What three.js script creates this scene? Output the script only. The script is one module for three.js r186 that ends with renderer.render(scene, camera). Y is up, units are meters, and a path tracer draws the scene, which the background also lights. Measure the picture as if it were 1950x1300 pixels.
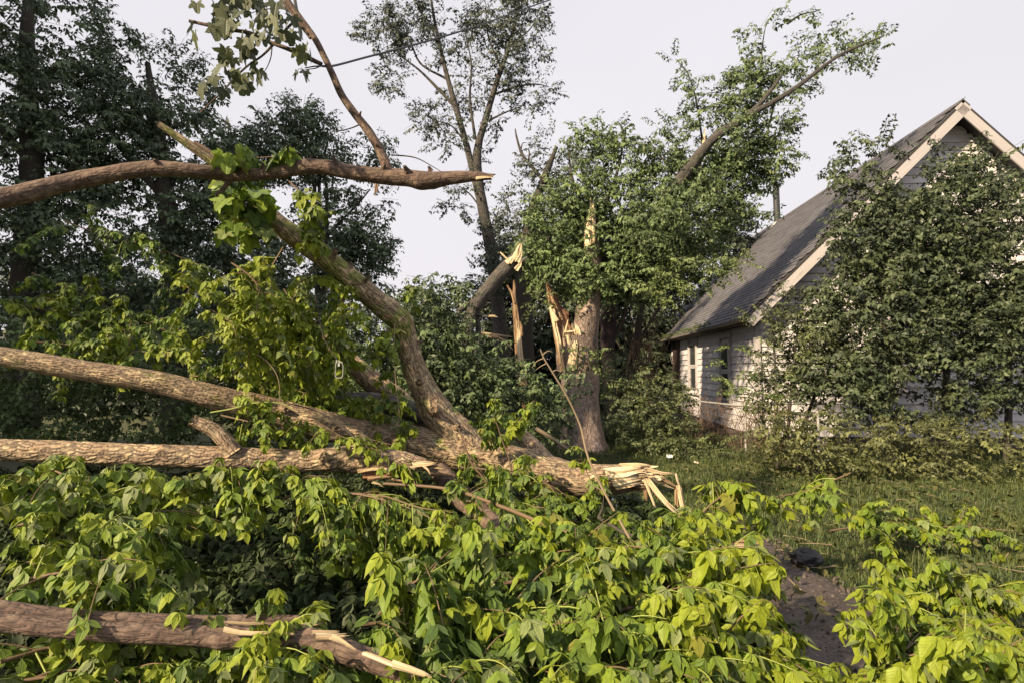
import * as THREE from 'three';
import { mergeGeometries } from 'three/addons/utils/BufferGeometryUtils.js';

// ------------------------------------------------------------------ camera, sky, sun, exposure
const scene = new THREE.Scene();
const EYE = new THREE.Vector3(0, 1.75, 0), PITCH = 2.7 * Math.PI / 180, FOCAL = 1126;
const camera = new THREE.PerspectiveCamera(60, 1950 / 1300, 0.05, 400);
camera.position.copy(EYE);
camera.rotation.x = PITCH;
const renderer = new THREE.WebGLRenderer({ antialias: true });
renderer.toneMapping = THREE.LinearToneMapping;
renderer.toneMappingExposure = 2.05;
renderer.shadowMap.enabled = true;
// noise used by the sky's clouds and by the surfaces
const hash = (x, y, z) => { let h = Math.imul(x, 374761393) ^ Math.imul(y, 668265263) ^ Math.imul(z, 2147483647 ^ 83492791); h = Math.imul(h ^ h >>> 13, 1274126177); return ((h ^ h >>> 16) >>> 0) / 4294967296; };
const sm = t => t * t * (3 - 2 * t), lerp = (a, b, t) => a + (b - a) * t, clamp = (x, a = 0, b = 1) => Math.min(b, Math.max(a, x));
function n3(x, y, z) {
  const X = Math.floor(x), Y = Math.floor(y), Z = Math.floor(z), u = sm(x - X), v = sm(y - Y), w = sm(z - Z);
  const c = (i, j, k) => hash(X + i, Y + j, Z + k);
  return lerp(lerp(lerp(c(0, 0, 0), c(1, 0, 0), u), lerp(c(0, 1, 0), c(1, 1, 0), u), v), lerp(lerp(c(0, 0, 1), c(1, 0, 1), u), lerp(c(0, 1, 1), c(1, 1, 1), u), v), w);
}
const fbm = (x, y, z) => 0.55 * n3(x, y, z) + 0.28 * n3(x * 2.1 + 7, y * 2.1, z * 2.1) + 0.17 * n3(x * 4.3, y * 4.3 + 3, z * 4.3);
{
  const w = 256, h = 128, px = new Float32Array(w * h * 4);
  for (let j = 0; j < h; j++) for (let i = 0; i < w; i++) {
    const el = (j + 0.5) / h * 180 - 90, a = (i + 0.5) / w * Math.PI * 2;
    let r, g, b;
    if (el > 0) {
      const t = Math.min(1, el / 60), c3 = [Math.cos(a) * Math.cos(el / 57.3), Math.sin(el / 57.3) * 2.2, Math.sin(a) * Math.cos(el / 57.3)], soft = 1 + 0.13 * (fbm(c3[0] * 2.2 + 5, c3[1] * 2.2, c3[2] * 2.2) - 0.5);
      r = (0.425 - 0.022 * t) * soft; g = (0.408 - 0.004 * t) * soft; b = (0.425 + 0.006 * t) * soft;
    } else { r = 0.07; g = 0.07; b = 0.06; }
    px.set([r, g, b, 1], (j * w + i) * 4);
  }
  const sky = new THREE.DataTexture(px, w, h, THREE.RGBAFormat, THREE.FloatType);
  sky.mapping = THREE.EquirectangularReflectionMapping;
  sky.magFilter = sky.minFilter = THREE.LinearFilter; sky.needsUpdate = true;
  scene.background = sky; scene.environment = sky; scene.environmentIntensity = 1;
}
const SUN_DIR = new THREE.Vector3(-0.66, 0.50, 0.56).normalize();
const sun = new THREE.DirectionalLight(new THREE.Color(1, 0.80, 0.52), 5.0);
sun.position.copy(SUN_DIR).multiplyScalar(40); sun.castShadow = true; sun.shadow.radius = 3;
sun.shadow.mapSize.set(4096, 4096);
Object.assign(sun.shadow.camera, { left: -25, right: 25, top: 25, bottom: -25, near: 1, far: 110 });
scene.add(sun, sun.target);

// ------------------------------------------------------------------ helpers
const V = (x, y, z) => new THREE.Vector3(x, y, z);
function mulberry(a) { return () => { a |= 0; a = a + 0x6D2B79F5 | 0; let t = Math.imul(a ^ a >>> 15, 1 | a); t = t + Math.imul(t ^ t >>> 7, 61 | t) ^ t; return ((t ^ t >>> 14) >>> 0) / 4294967296; }; }
function pnoise(x, y, px, py, s) {   // repeats every px, py
  const X = Math.floor(x), Y = Math.floor(y), u = sm(x - X), v = sm(y - Y), m = (a, b) => ((a % b) + b) % b;
  const c = (i, j) => hash(m(X + i, px), m(Y + j, py), s);
  return lerp(lerp(c(0, 0), c(1, 0), u), lerp(c(0, 1), c(1, 1), u), v);
}
// a pixel of the photograph and a distance along the ground -> a point of the place
const cp = Math.cos(PITCH), sp = Math.sin(PITCH);
function P(px, py, d) {
  const X = px - 975, Y = 650 - py, s = d / (FOCAL * cp - Y * sp);
  return V(X * s, EYE.y + (Y * cp + FOCAL * sp) * s, -d);
}
const used = {};
function numbered(name) { const k = used[name] = (used[name] ?? -1) + 1; return k ? `${name}_${String(k).padStart(3, '0')}` : name; }
function tag(o, label, category, group) { o.userData.label = label; o.userData.category = category; if (group) o.userData.group = group; return o; }
function thing(name, label, category, pos, group) {
  const o = new THREE.Group(); o.name = numbered(name); o.position.copy(pos); scene.add(o);
  return tag(o, label, category, group);
}
// geometry is given in world coordinates; it is moved into the thing's own frame
function part(name, geo, mat, parent, label) {
  if (Array.isArray(geo)) geo = geo.length > 1 ? mergeGeometries(geo, false) : geo[0];
  if (parent && parent.userData.base !== 'local') geo.translate(-parent.position.x, -parent.position.y, -parent.position.z);
  const m = new THREE.Mesh(geo, mat); m.name = name; m.castShadow = m.receiveShadow = true;
  if (label) m.userData.label = label;
  parent.add(m); return m;
}
function solo(name, geo, mat, label, category, group) {
  if (Array.isArray(geo)) geo = mergeGeometries(geo, false);
  geo.computeBoundingBox(); const c = geo.boundingBox.getCenter(V(0, 0, 0)); c.y = geo.boundingBox.min.y;
  geo.translate(-c.x, -c.y, -c.z);
  const m = new THREE.Mesh(geo, mat); m.name = numbered(name); m.position.copy(c); m.castShadow = m.receiveShadow = true; scene.add(m);
  return tag(m, label, category, group);
}
function structure(name, geo, mat) { const m = new THREE.Mesh(geo, mat); m.name = name; m.userData.kind = 'structure'; m.castShadow = m.receiveShadow = true; scene.add(m); return m; }

// ------------------------------------------------------------------ textures and materials
function tex(n, m, fn, srgb = false, rep = 1) {
  const d = new Uint8Array(n * m * 4);
  for (let j = 0; j < m; j++) for (let i = 0; i < n; i++) { const c = fn(i / n, j / m); for (let k = 0; k < 3; k++) d[(j * n + i) * 4 + k] = clamp(c[k], 0, 1) * 255; d[(j * n + i) * 4 + 3] = 255; }
  const t = new THREE.DataTexture(d, n, m); t.wrapS = t.wrapT = THREE.RepeatWrapping; t.magFilter = THREE.LinearFilter; t.minFilter = THREE.LinearMipmapLinearFilter; t.generateMipmaps = true;
  if (srgb) t.colorSpace = THREE.SRGBColorSpace; t.repeat.set(rep, rep); t.needsUpdate = true; return t;
}
const barkH = (u, v, nx, ny, s) => {
  const w = 1.1 * pnoise(u * 4, v * 6, 4, 6, s + 1), x = u * nx + w * 0.9, y = v * ny;
  const a = Math.abs(2 * pnoise(x, y + 0.7 * pnoise(x * 2, y, nx * 2, ny, s + 9), nx, ny, s + 2) - 1), b = Math.abs(2 * pnoise(x * 2, y * 2, nx * 2, ny * 2, s + 3) - 1);
  return clamp(0.15 + 1.25 * a * 0.72 + 0.35 * b + 0.16 * (pnoise(u * 64, v * 40, 64, 40, s + 4) - 0.5));
};
function barkMat(dark, light, nx, ny, s, bump, tint2) {
  const H = new Float32Array(512 * 512); for (let j = 0; j < 512; j++) for (let i = 0; i < 512; i++) H[j * 512 + i] = barkH(i / 512, j / 512, nx, ny, s);
  const at = (u, v) => H[Math.round(v * 512) * 512 + Math.round(u * 512)];
  const map = tex(512, 512, (u, v) => { const h = clamp(at(u, v) * 1.05), n = pnoise(u * 9, v * 9, 9, 9, s + 20), q = pnoise(u * 48, v * 48, 48, 48, s + 21); const k = sm(h); return [0, 1, 2].map(i => Math.pow(lerp(dark[i], lerp(light[i], tint2[i], sm(clamp(n * 1.8 - 0.5))), k) * (0.82 + 0.36 * q), 1 / 2.2)); }, true);
  const bm = tex(512, 512, (u, v) => { const h = at(u, v); return [h, h, h]; });
  return new THREE.MeshStandardMaterial({ map, bumpMap: bm, bumpScale: bump, roughness: 0.88, vertexColors: true });
}
const M = {};
M.logBark = barkMat([0.05, 0.032, 0.021], [0.31, 0.215, 0.14], 24, 8, 11, 0.014, [0.38, 0.29, 0.19]);
M.redBark = barkMat([0.035, 0.021, 0.016], [0.125, 0.078, 0.06], 17, 13, 31, 0.005, [0.18, 0.125, 0.09]);
M.stumpBark = barkMat([0.15, 0.103, 0.082], [0.46, 0.355, 0.30], 22, 8, 51, 0.012, [0.60, 0.50, 0.43]);
M.greyBark = barkMat([0.022, 0.020, 0.019], [0.072, 0.064, 0.058], 16, 6, 71, 0.010, [0.10, 0.088, 0.078]);
M.darkBark = new THREE.MeshStandardMaterial({ color: new THREE.Color(0.05, 0.042, 0.036), roughness: 0.9 });
M.twigBrown = new THREE.MeshStandardMaterial({ color: new THREE.Color(0.135, 0.088, 0.052), roughness: 0.7 });
M.twigGrey = new THREE.MeshStandardMaterial({ color: new THREE.Color(0.20, 0.15, 0.10), roughness: 0.8 });
M.twigGreen = new THREE.MeshStandardMaterial({ color: new THREE.Color(0.22, 0.26, 0.06), roughness: 0.6 });
function woodMat(a, b, c, s) {
  const f = (u, v) => { const x = u * 34 + 2 * pnoise(u * 5, v * 2, 5, 2, s); return 0.6 * pnoise(x, v * 2, 34, 2, s + 1) + 0.4 * pnoise(u * 90, v * 3, 90, 3, s + 2); };
  const map = tex(256, 256, (u, v) => { const g = f(u, v), n = pnoise(u * 3, v * 3, 3, 3, s + 5); return [0, 1, 2].map(i => Math.pow(lerp(lerp(a[i], b[i], sm(g)), c[i], 0.55 * sm(clamp(n * 2 - 1.0))), 1 / 2.2)); }, true);
  return new THREE.MeshStandardMaterial({ map, bumpMap: tex(256, 256, (u, v) => { const g = f(u, v); return [g, g, g]; }), bumpScale: 0.006, roughness: 0.75 });
}
M.paleWood = woodMat([0.56, 0.42, 0.26], [0.82, 0.72, 0.52], [0.60, 0.42, 0.23], 5);
M.tanWood = woodMat([0.26, 0.15, 0.08], [0.54, 0.38, 0.23], [0.36, 0.20, 0.11], 15);
M.rotWood = woodMat([0.10, 0.045, 0.03], [0.34, 0.17, 0.09], [0.50, 0.31, 0.16], 25);
const veins = (u, v) => { const a = Math.abs(u - 0.5), s = v - a * 0.75, fr = Math.abs(((s * 7.5) % 1 + 1) % 1 - 0.5) * 2; const rib = Math.exp(-(a * a) / 0.0007), sv = Math.exp(-Math.pow((1 - fr) / 0.13, 2)) * (0.75 - a); return Math.max(rib, sv * 0.8); };
const leafMap = tex(128, 128, (u, v) => { const q = veins(u, v), n = pnoise(u * 6, v * 6, 6, 6, 3) * 0.22 + pnoise(u * 24, v * 24, 24, 24, 4) * 0.10; const b = 0.80 + n * 0.8; return [clamp(b + 0.16 * q), clamp(b + 0.12 * q), clamp(b + 0.2 * q)]; });
const leafBump = tex(128, 128, (u, v) => { const q = 1 - veins(u, v); return [q, q, q]; });
leafMap.colorSpace = THREE.SRGBColorSpace;
const leafMat = (r, g, b, tr = 0.38, rough = 0.55, o = { specularIntensity: 0.6 }) => new THREE.MeshPhysicalMaterial({ color: new THREE.Color(r, g, b), map: leafMap, bumpMap: leafBump, bumpScale: 0.0025, roughness: rough, transmission: tr, thickness: 0, side: THREE.DoubleSide, ...o });
// fresh spring leaves, from yellow shoots to mature green
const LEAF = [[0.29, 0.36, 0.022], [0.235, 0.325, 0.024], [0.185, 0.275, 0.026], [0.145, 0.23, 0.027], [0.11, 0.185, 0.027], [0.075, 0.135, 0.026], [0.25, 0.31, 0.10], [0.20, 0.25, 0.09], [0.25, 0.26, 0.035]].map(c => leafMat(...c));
const MAPLE = [[0.062, 0.08, 0.03], [0.08, 0.10, 0.03], [0.045, 0.06, 0.027]].map(c => leafMat(...c));
M.instLeaf = leafMat(1, 1, 1);
M.farLeaf = new THREE.MeshStandardMaterial({ color: 0xffffff, roughness: 0.6, side: THREE.DoubleSide });

// ------------------------------------------------------------------ shapes
// a limb: a curve through points with a radius at each, bark ridges and lumps as real relief
function limbGeo(pts, rad, o = {}) {
  const curve = new THREE.CatmullRomCurve3(pts, false, 'centripetal'), len = curve.getLength();
  const N = o.n ?? Math.max(6, Math.min(260, Math.round(len / (o.step ?? 0.05)))), R = o.r ?? 20, amp = o.amp ?? 0.04, seed = o.seed ?? 1;
  const fr = curve.computeFrenetFrames(N, false);
  // parallel transport by hand: start from any normal and carry it
  const C = []; for (let i = 0; i <= N; i++) C.push(curve.getPointAt(i / N));
  const T = fr.tangents; let nrm = V(0, 1, 0); if (Math.abs(T[0].y) > 0.9) nrm = V(1, 0, 0); nrm.addScaledVector(T[0], -nrm.dot(T[0])).normalize();
  // radius by curve parameter: chord lengths of the given points
  const cum = [0]; for (let i = 1; i < pts.length; i++) cum.push(cum[i - 1] + pts[i].distanceTo(pts[i - 1]));
  const radAt = t => { const s = t * cum[cum.length - 1]; let i = 1; while (i < cum.length - 1 && cum[i] < s) i++; const k = clamp((s - cum[i - 1]) / (cum[i] - cum[i - 1] || 1)); return lerp(rad[i - 1], rad[i], sm(k)); };
  const mean = rad.reduce((a, b) => a + b) / rad.length, tiles = Math.max(1, Math.round(2 * Math.PI * mean / (o.tile ?? 0.45)));
  const pos = [], uv = [], col = [], idx = [];
  for (let i = 0; i <= N; i++) {
    const t = i / N; nrm.addScaledVector(T[i], -nrm.dot(T[i])).normalize(); const bin = V(0, 0, 0).crossVectors(T[i], nrm), r0 = radAt(t), L = t * len;
    for (let j = 0; j <= R; j++) {
      const th = (j % R) / R * Math.PI * 2, cx = Math.cos(th), cy = Math.sin(th);
      let r = r0 * (1 + amp * 2.4 * (fbm(cx * 1.3 + seed * 7.1, cy * 1.3 + 3, L * 2.2 / Math.max(0.25, mean * 4) + seed) - 0.5) + amp * 1.2 * (n3(cx * 4 + seed, cy * 4, L * 5) - 0.5));
      for (const [kt, kth, ka, ks] of o.knots ?? []) { const dt = (t - kt) * len, dth = Math.atan2(Math.sin(th - kth), Math.cos(th - kth)) * r0; const d2 = (dt * dt + dth * dth) / (ks * ks); if (d2 < 6) r += ka * Math.exp(-d2) * (0.55 + 0.9 * n3(dt * 45 + 5, dth * 45, seed)); }
      if (o.flute) r *= 1 + o.flute(t, th);
      let along = 0; if (i === N && o.jag) along = o.jag * (n3(cx * 3 + seed, cy * 3, 1) * 1.6 - 0.6); if (i === 0 && o.jag0) along = -o.jag0 * (n3(cx * 3 + seed, cy * 3, 5) * 1.6 - 0.6);
      const p = C[i].clone().addScaledVector(nrm, cx * r).addScaledVector(bin, cy * r).addScaledVector(T[i], along);
      pos.push(p.x, p.y, p.z); uv.push(j / R * tiles, L / (o.tile ?? 0.45));
      const c = o.color ? o.color(t, th, p) : [1, 1, 1]; col.push(c[0], c[1], c[2]);
      if (i < N && j < R) { const a = i * (R + 1) + j, b = a + R + 1; idx.push(a, a + 1, b, b, a + 1, b + 1); }
    }
  }
  const close = (i, flip) => { const c = C[i], k = pos.length / 3; pos.push(c.x, c.y, c.z); uv.push(0.5, 0.5); col.push(0.7, 0.6, 0.5); for (let j = 0; j < R; j++) { const a = i * (R + 1) + j; flip ? idx.push(k, a, a + 1) : idx.push(k, a + 1, a); } };
  if (!o.open) { close(0, true); close(N, false); }
  const g = new THREE.BufferGeometry(); g.setAttribute('position', new THREE.Float32BufferAttribute(pos, 3)); g.setAttribute('uv', new THREE.Float32BufferAttribute(uv, 2)); g.setAttribute('color', new THREE.Float32BufferAttribute(col, 3));
  g.setIndex(idx); g.computeVertexNormals();
  const nm = g.attributes.normal; for (let i = 0; i <= N; i++) { const a = i * (R + 1), b = a + R; const v = V(nm.getX(a) + nm.getX(b), nm.getY(a) + nm.getY(b), nm.getZ(a) + nm.getZ(b)).normalize(); nm.setXYZ(a, v.x, v.y, v.z); nm.setXYZ(b, v.x, v.y, v.z); }
  return g;
}
// thin plain stem: few sides, no colour attribute
function stemGeo(pts, r0, r1, sides = 5, n) {
  const curve = pts.getPoint ? pts : new THREE.CatmullRomCurve3(pts, false, 'centripetal'), N = n ?? Math.max(3, pts.length * 3), pos = [], idx = [], uv = [];
  let nrm = V(0.31, 0.8, 0.5);
  for (let i = 0; i <= N; i++) {
    const c = curve.getPoint(i / N), T = curve.getTangent(i / N); nrm.addScaledVector(T, -nrm.dot(T)).normalize(); const b = V(0, 0, 0).crossVectors(T, nrm), r = lerp(r0, r1, i / N);
    for (let j = 0; j < sides; j++) { const a = j / sides * 6.2832; pos.push(c.x + r * (Math.cos(a) * nrm.x + Math.sin(a) * b.x), c.y + r * (Math.cos(a) * nrm.y + Math.sin(a) * b.y), c.z + r * (Math.cos(a) * nrm.z + Math.sin(a) * b.z)); uv.push(j / sides, i); if (i < N) { const p = i * sides + j, q = i * sides + (j + 1) % sides; idx.push(p, q, p + sides, p + sides, q, q + sides); } }
  }
  for (let j = 1; j < sides - 1; j++) { idx.push(0, j, j + 1); const e = N * sides; idx.push(e, e + j + 1, e + j); }
  const g = new THREE.BufferGeometry(); g.setAttribute('position', new THREE.Float32BufferAttribute(pos, 3)); g.setAttribute('uv', new THREE.Float32BufferAttribute(uv, 2)); g.setIndex(idx); g.computeVertexNormals(); return g;
}
// a torn strip of wood along points: uneven flat section, frayed towards its tip
function shard(pts, w0, w1, th, seed, face) {
  const r = mulberry(seed * 131 + 7), n = w0 > 0.012 ? 5 : 3, F = (face ?? V(0.2, 0.5, 0.9)).clone().normalize(), T = pts[pts.length - 1].clone().sub(pts[0]).normalize(), S = V(0, 0, 0).crossVectors(T, F).normalize(), G = [];
  const cv = pts.length > 2 ? new THREE.CatmullRomCurve3(pts, false, 'catmullrom', 0.15) : new THREE.LineCurve3(pts[0], pts[1]);
  for (let i = 0; i < n; i++) {
    const o = (i + 0.5) / n * 2 - 1, a = r() * 0.10, b = 1 - r() * r() * (n > 3 ? 0.42 : 0.3), q = [], up = (r() - 0.5) * th * 0.9;
    const K = Math.max(2, pts.length + 1); for (let k = 0; k <= K; k++) { const t = lerp(a, i === (n >> 1) ? 1 : b, k / K), w = lerp(w0, w1, t); q.push(cv.getPoint(t).addScaledVector(S, o * w * 0.8 + (r() - 0.5) * w * 0.12).addScaledVector(F, up)); }
    G.push(strip(q, w0 / n * 1.55, Math.max(0.0012, w1 / n * 1.1), th * (0.55 + 0.5 * r()), seed + i * 0.37, face));
  }
  return mergeGeometries(G);
}
function strip(pts, w0, w1, th, seed, face) {
  const rng = mulberry(Math.round(seed * 977) + 5), curve = pts.length > 2 ? new THREE.CatmullRomCurve3(pts, false, 'catmullrom', 0.15) : new THREE.LineCurve3(pts[0], pts[1]), len = curve.getLength();
  const N = Math.max(5, Math.min(26, Math.round(len / 0.035))), K = 8, pos = [], uv = [], idx = [];
  const F = (face ?? V(0.2, 0.5, 0.9)).clone().normalize();
  for (let i = 0; i <= N; i++) {
    const t = i / N, c = curve.getPoint(t), T = curve.getTangent(t), f = F.clone().addScaledVector(T, -F.dot(T)).normalize(), s = V(0, 0, 0).crossVectors(T, f);
    const w = lerp(w0, w1, t) * (0.75 + 0.5 * n3(t * 6 * len + seed, seed, 1)) * (1 - 0.85 * Math.pow(clamp((t - 0.7) / 0.3), 1.5)), h = th * lerp(1, 0.25, t) * (0.7 + 0.6 * n3(t * 7 * len, seed, 4));
    for (let k = 0; k < K; k++) {
      const a = k / K * 6.2832 + 0.39, jag = 0.8 + 0.4 * n3(k * 1.7 + seed, t * 9 * len, 2);
      const x = clamp(Math.cos(a) * 1.25, -1, 1) * w * jag, y = clamp(Math.sin(a) * 1.25, -1, 1) * h * jag;
      pos.push(c.x + s.x * x + f.x * y, c.y + s.y * x + f.y * y, c.z + s.z * x + f.z * y); uv.push((k / K) * 0.6 + seed * 0.37 % 1, t * len * 0.8 + rng() * 0.004);
      if (i < N) { const p = i * K + k, q = i * K + (k + 1) % K; idx.push(p, p + K, q, p + K, q + K, q); }
    }
  }
  for (let j = 1; j < K - 1; j++) { idx.push(0, j, j + 1); const e = N * K; idx.push(e, e + j + 1, e + j); }
  let g = new THREE.BufferGeometry(); g.setAttribute('position', new THREE.Float32BufferAttribute(pos, 3)); g.setAttribute('uv', new THREE.Float32BufferAttribute(uv, 2)); g.setIndex(idx);
  g = g.toNonIndexed(); g.computeVertexNormals(); return g;
}
// torn face across a limb: a disc whose points stand at uneven heights along the axis
function tornFace(c, dir, r, tall, seed) {
  const T = dir.clone().normalize(), A = Math.abs(T.y) > 0.9 ? V(1, 0, 0) : V(0, 1, 0); A.addScaledVector(T, -A.dot(T)).normalize(); const B = V(0, 0, 0).crossVectors(T, A), pos = [], uv = [], idx = [], R = 26, K = 7;
  for (let i = 0; i <= K; i++) for (let j = 0; j < R; j++) {
    const a = j / R * 6.2832, q = i / K * r * (0.97 + 0.06 * n3(j, seed, 2)), x = Math.cos(a) * q, y = Math.sin(a) * q, h = tall * (Math.pow(n3(x / r * 2.6 + seed, y / r * 2.6, 7), 2) * 1.6 + 0.5 * (hash(i, j, seed) - 0.5) - 0.25);
    const p = c.clone().addScaledVector(A, x).addScaledVector(B, y).addScaledVector(T, i === K ? -tall * 0.4 : h); pos.push(p.x, p.y, p.z); uv.push(x * 2 + 0.5, h * 2 + y);
    if (i < K) { const p0 = i * R + j, p1 = i * R + (j + 1) % R; idx.push(p0, p0 + R, p1, p0 + R, p1 + R, p1); }
  }
  let g = new THREE.BufferGeometry(); g.setAttribute('position', new THREE.Float32BufferAttribute(pos, 3)); g.setAttribute('uv', new THREE.Float32BufferAttribute(uv, 2)); g.setIndex(idx); g = g.toNonIndexed(); g.computeVertexNormals(); return g;
}
// ---- leaves. A leaflet hangs along -y from the origin and faces +z.
function leafletData(L, W, fold, curl, twist, st, jag) {
  // stations: along, half width
  const S = st ?? [[0, 0.06], [0.14, 0.62], [0.34, 1], [0.52, 0.90], [0.62, 0.80], [0.76, 0.46], [0.86, 0.26], [1, 0]];
  const pos = [], uv = [], idx = [];
  S.forEach(([t, w], i) => {
    const y = -t * L, z = curl * L * t * t, hw = w * W * 0.5, tw = twist * t, cx = Math.cos(tw), sx = Math.sin(tw);
    for (const s of [-1, 0, 1]) { const x = s * hw * (1 + jag * ((i * 7 + s * 3) % 3 - 1)), zz = z + Math.abs(s) * hw * fold; pos.push([x * cx - (zz - z) * sx, y - (s ? 0.02 * L * w : 0), z + x * sx + (zz - z) * cx]); uv.push([0.5 + 0.5 * s * w * 0.9, t]); }
  });
  for (let i = 0; i < S.length - 1; i++) for (const s of [0, 1]) {
    const a = i * 3 + s, b = a + 1, c = a + 3, d = c + 1;
    if (i === 0) idx.push([1, c, d]); else if (i === S.length - 2) idx.push([a, S.length * 3 - 2, b]); else idx.push([a, c, b], [b, c, d]);
  }
  return { pos, uv, idx };
}
const SIMPLE = [[0, 0], [0.42, 1], [1, 0]];
class Bag {   // collects leaflets and stalks under transforms, then becomes one geometry
  constructor() { this.p = []; this.u = []; this.i = []; }
  add(d, m) { const k = this.p.length / 3, v = V(0, 0, 0); d.pos.forEach((q, n) => { v.set(q[0], q[1], q[2]).applyMatrix4(m); this.p.push(v.x, v.y, v.z); this.u.push(d.uv[n][0], d.uv[n][1]); }); d.idx.forEach(t => this.i.push(k + t[0], k + t[1], k + t[2])); }
  stalk(a, b, r) { const g = stemGeo(new THREE.LineCurve3(a, b), r, r * 0.7, 3, 1), k = this.p.length / 3; this.p.push(...g.attributes.position.array); for (let n = 0; n < g.attributes.position.count; n++) this.u.push(0.5, 0.5); for (const x of g.index.array) this.i.push(k + x); }
  geo() { const g = new THREE.BufferGeometry(); g.setAttribute('position', new THREE.Float32BufferAttribute(this.p, 3)); g.setAttribute('uv', new THREE.Float32BufferAttribute(this.u, 2)); g.setIndex(this.i); g.computeVertexNormals(); return g; }
}
const mat4 = (p, ex, ey, ez, s = 1) => new THREE.Matrix4().compose(p, new THREE.Quaternion().setFromEuler(new THREE.Euler(ex, ey, ez, 'YXZ')), V(s, s, s));
// compound leaf of three or five drooping leaflets on a stalk
function compoundLeaf(seed, n, st) {
  const r = mulberry(seed), B = new Bag(), e = V((r() - 0.5) * 0.02, -0.018 - r() * 0.02, 0.032 + r() * 0.02);
  B.stalk(V(0, 0, 0), e, 0.0012);
  const one = (p, L, roll, yaw, tip) => B.add(leafletData(L, L * (0.37 + r() * 0.17), 0.10 + r() * 0.45, (r() - 0.35) * 0.6, (r() - 0.5) * 1.0, st, st ? 0 : 0.02 + r() * 0.06), mat4(p, tip, yaw, roll));
  one(e, 0.088 + r() * 0.026, (r() - 0.5) * 0.3, (r() - 0.5) * 0.5, (r() - 0.5) * 0.5);
  for (const s of [-1, 1]) one(e, 0.068 + r() * 0.024, s * (0.55 + r() * 0.5), s * (0.2 + r() * 0.7), (r() - 0.6) * 0.7);
  if (n > 3) for (const s of [-1, 1]) one(e.clone().multiplyScalar(0.5), 0.06 + r() * 0.02, s * (0.85 + r() * 0.5), s * (0.3 + r() * 0.7), (r() - 0.7) * 0.7);
  return B.geo();
}
// broad lobed leaf
function lobedLeaf(seed) {
  const r = mulberry(seed), B = new Bag(), e = V((r() - 0.5) * 0.02, -0.03 - r() * 0.03, 0.03 + r() * 0.02);
  B.stalk(V(0, 0, 0), e, 0.0011);
  const ang = [], K = 20, L = 0.115 + r() * 0.03, cup = (r() - 0.3) * 0.5, pos = [[0, 0, 0]], uv = [[0.5, 0]], idx = [];
  const prof = [0.30, 0.52, 0.62, 0.42, 0.58, 0.86, 0.80, 0.55, 0.74, 0.92, 1.0, 0.92, 0.74, 0.55, 0.80, 0.86, 0.58, 0.42, 0.62, 0.52, 0.30];
  for (let k = 0; k <= K; k++) { const a = (k / K - 0.5) * 4.6, q = prof[k] * L * (0.9 + r() * 0.2), x = Math.sin(a) * q, y = -Math.cos(a) * q * 1.02; pos.push([x, y, cup * q * q / L + Math.abs(x) * 0.15]); uv.push([0.5 + x / L * 0.45, clamp(-y / L)]); if (k) idx.push([0, k, k + 1]); }
  B.add({ pos, uv, idx }, mat4(e, (r() - 0.5) * 0.6, (r() - 0.5) * 0.8, (r() - 0.5) * 0.5));
  return B.geo();
}
const ELDER = [1, 2, 3, 4, 5, 6, 7, 8, 9, 10].map(s => compoundLeaf(s * 31, s % 3 === 0 ? 5 : 3));
const LOBED = [1, 2, 3, 4].map(s => lobedLeaf(s * 17));
// sprig: a short twig with several hanging compound leaves (for crowns seen from afar)
function sprigGeo(seed, nl, len, scale) {
  const r = mulberry(seed), B = new Bag();
  const tip = V(0, len * 0.25, len); B.stalk(V(0, 0, 0), tip.clone().multiplyScalar(0.95), 0.004);
  for (let i = 0; i < nl; i++) {
    const t = 0.15 + 0.85 * i / (nl - 1), b = V(0, len * 0.25 * t - 0.10 * len * t * t, len * t), s = i % 2 ? 1 : -1, e = b.clone().add(V(s * (0.03 + r() * 0.05), -0.01 - r() * 0.04, r() * 0.04));
    for (const [k, roll] of [[0, 0], [-1, 0.8], [1, 0.8]]) { const L = (k ? 0.075 : 0.095) * (0.8 + r() * 0.4) * scale; B.add(leafletData(L, L * 0.48, 0.2 + r() * 0.3, (r() - 0.3) * 0.4, (r() - 0.5) * 0.8, SIMPLE, 0), mat4(e, (r() - 0.75) * 1.1, s * 0.9 + (r() - 0.5) * 1.6 + k * 0.4, k * roll + (r() - 0.5) * 0.5)); }
  }
  return B.geo();
}
const SPRIG = [sprigGeo(5, 8, 0.34, 1), sprigGeo(9, 7, 0.30, 1.05), sprigGeo(14, 9, 0.40, 0.95)];
const NARROW = [sprigGeo(25, 9, 0.36, 0.9), sprigGeo(29, 8, 0.34, 0.85)];

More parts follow.
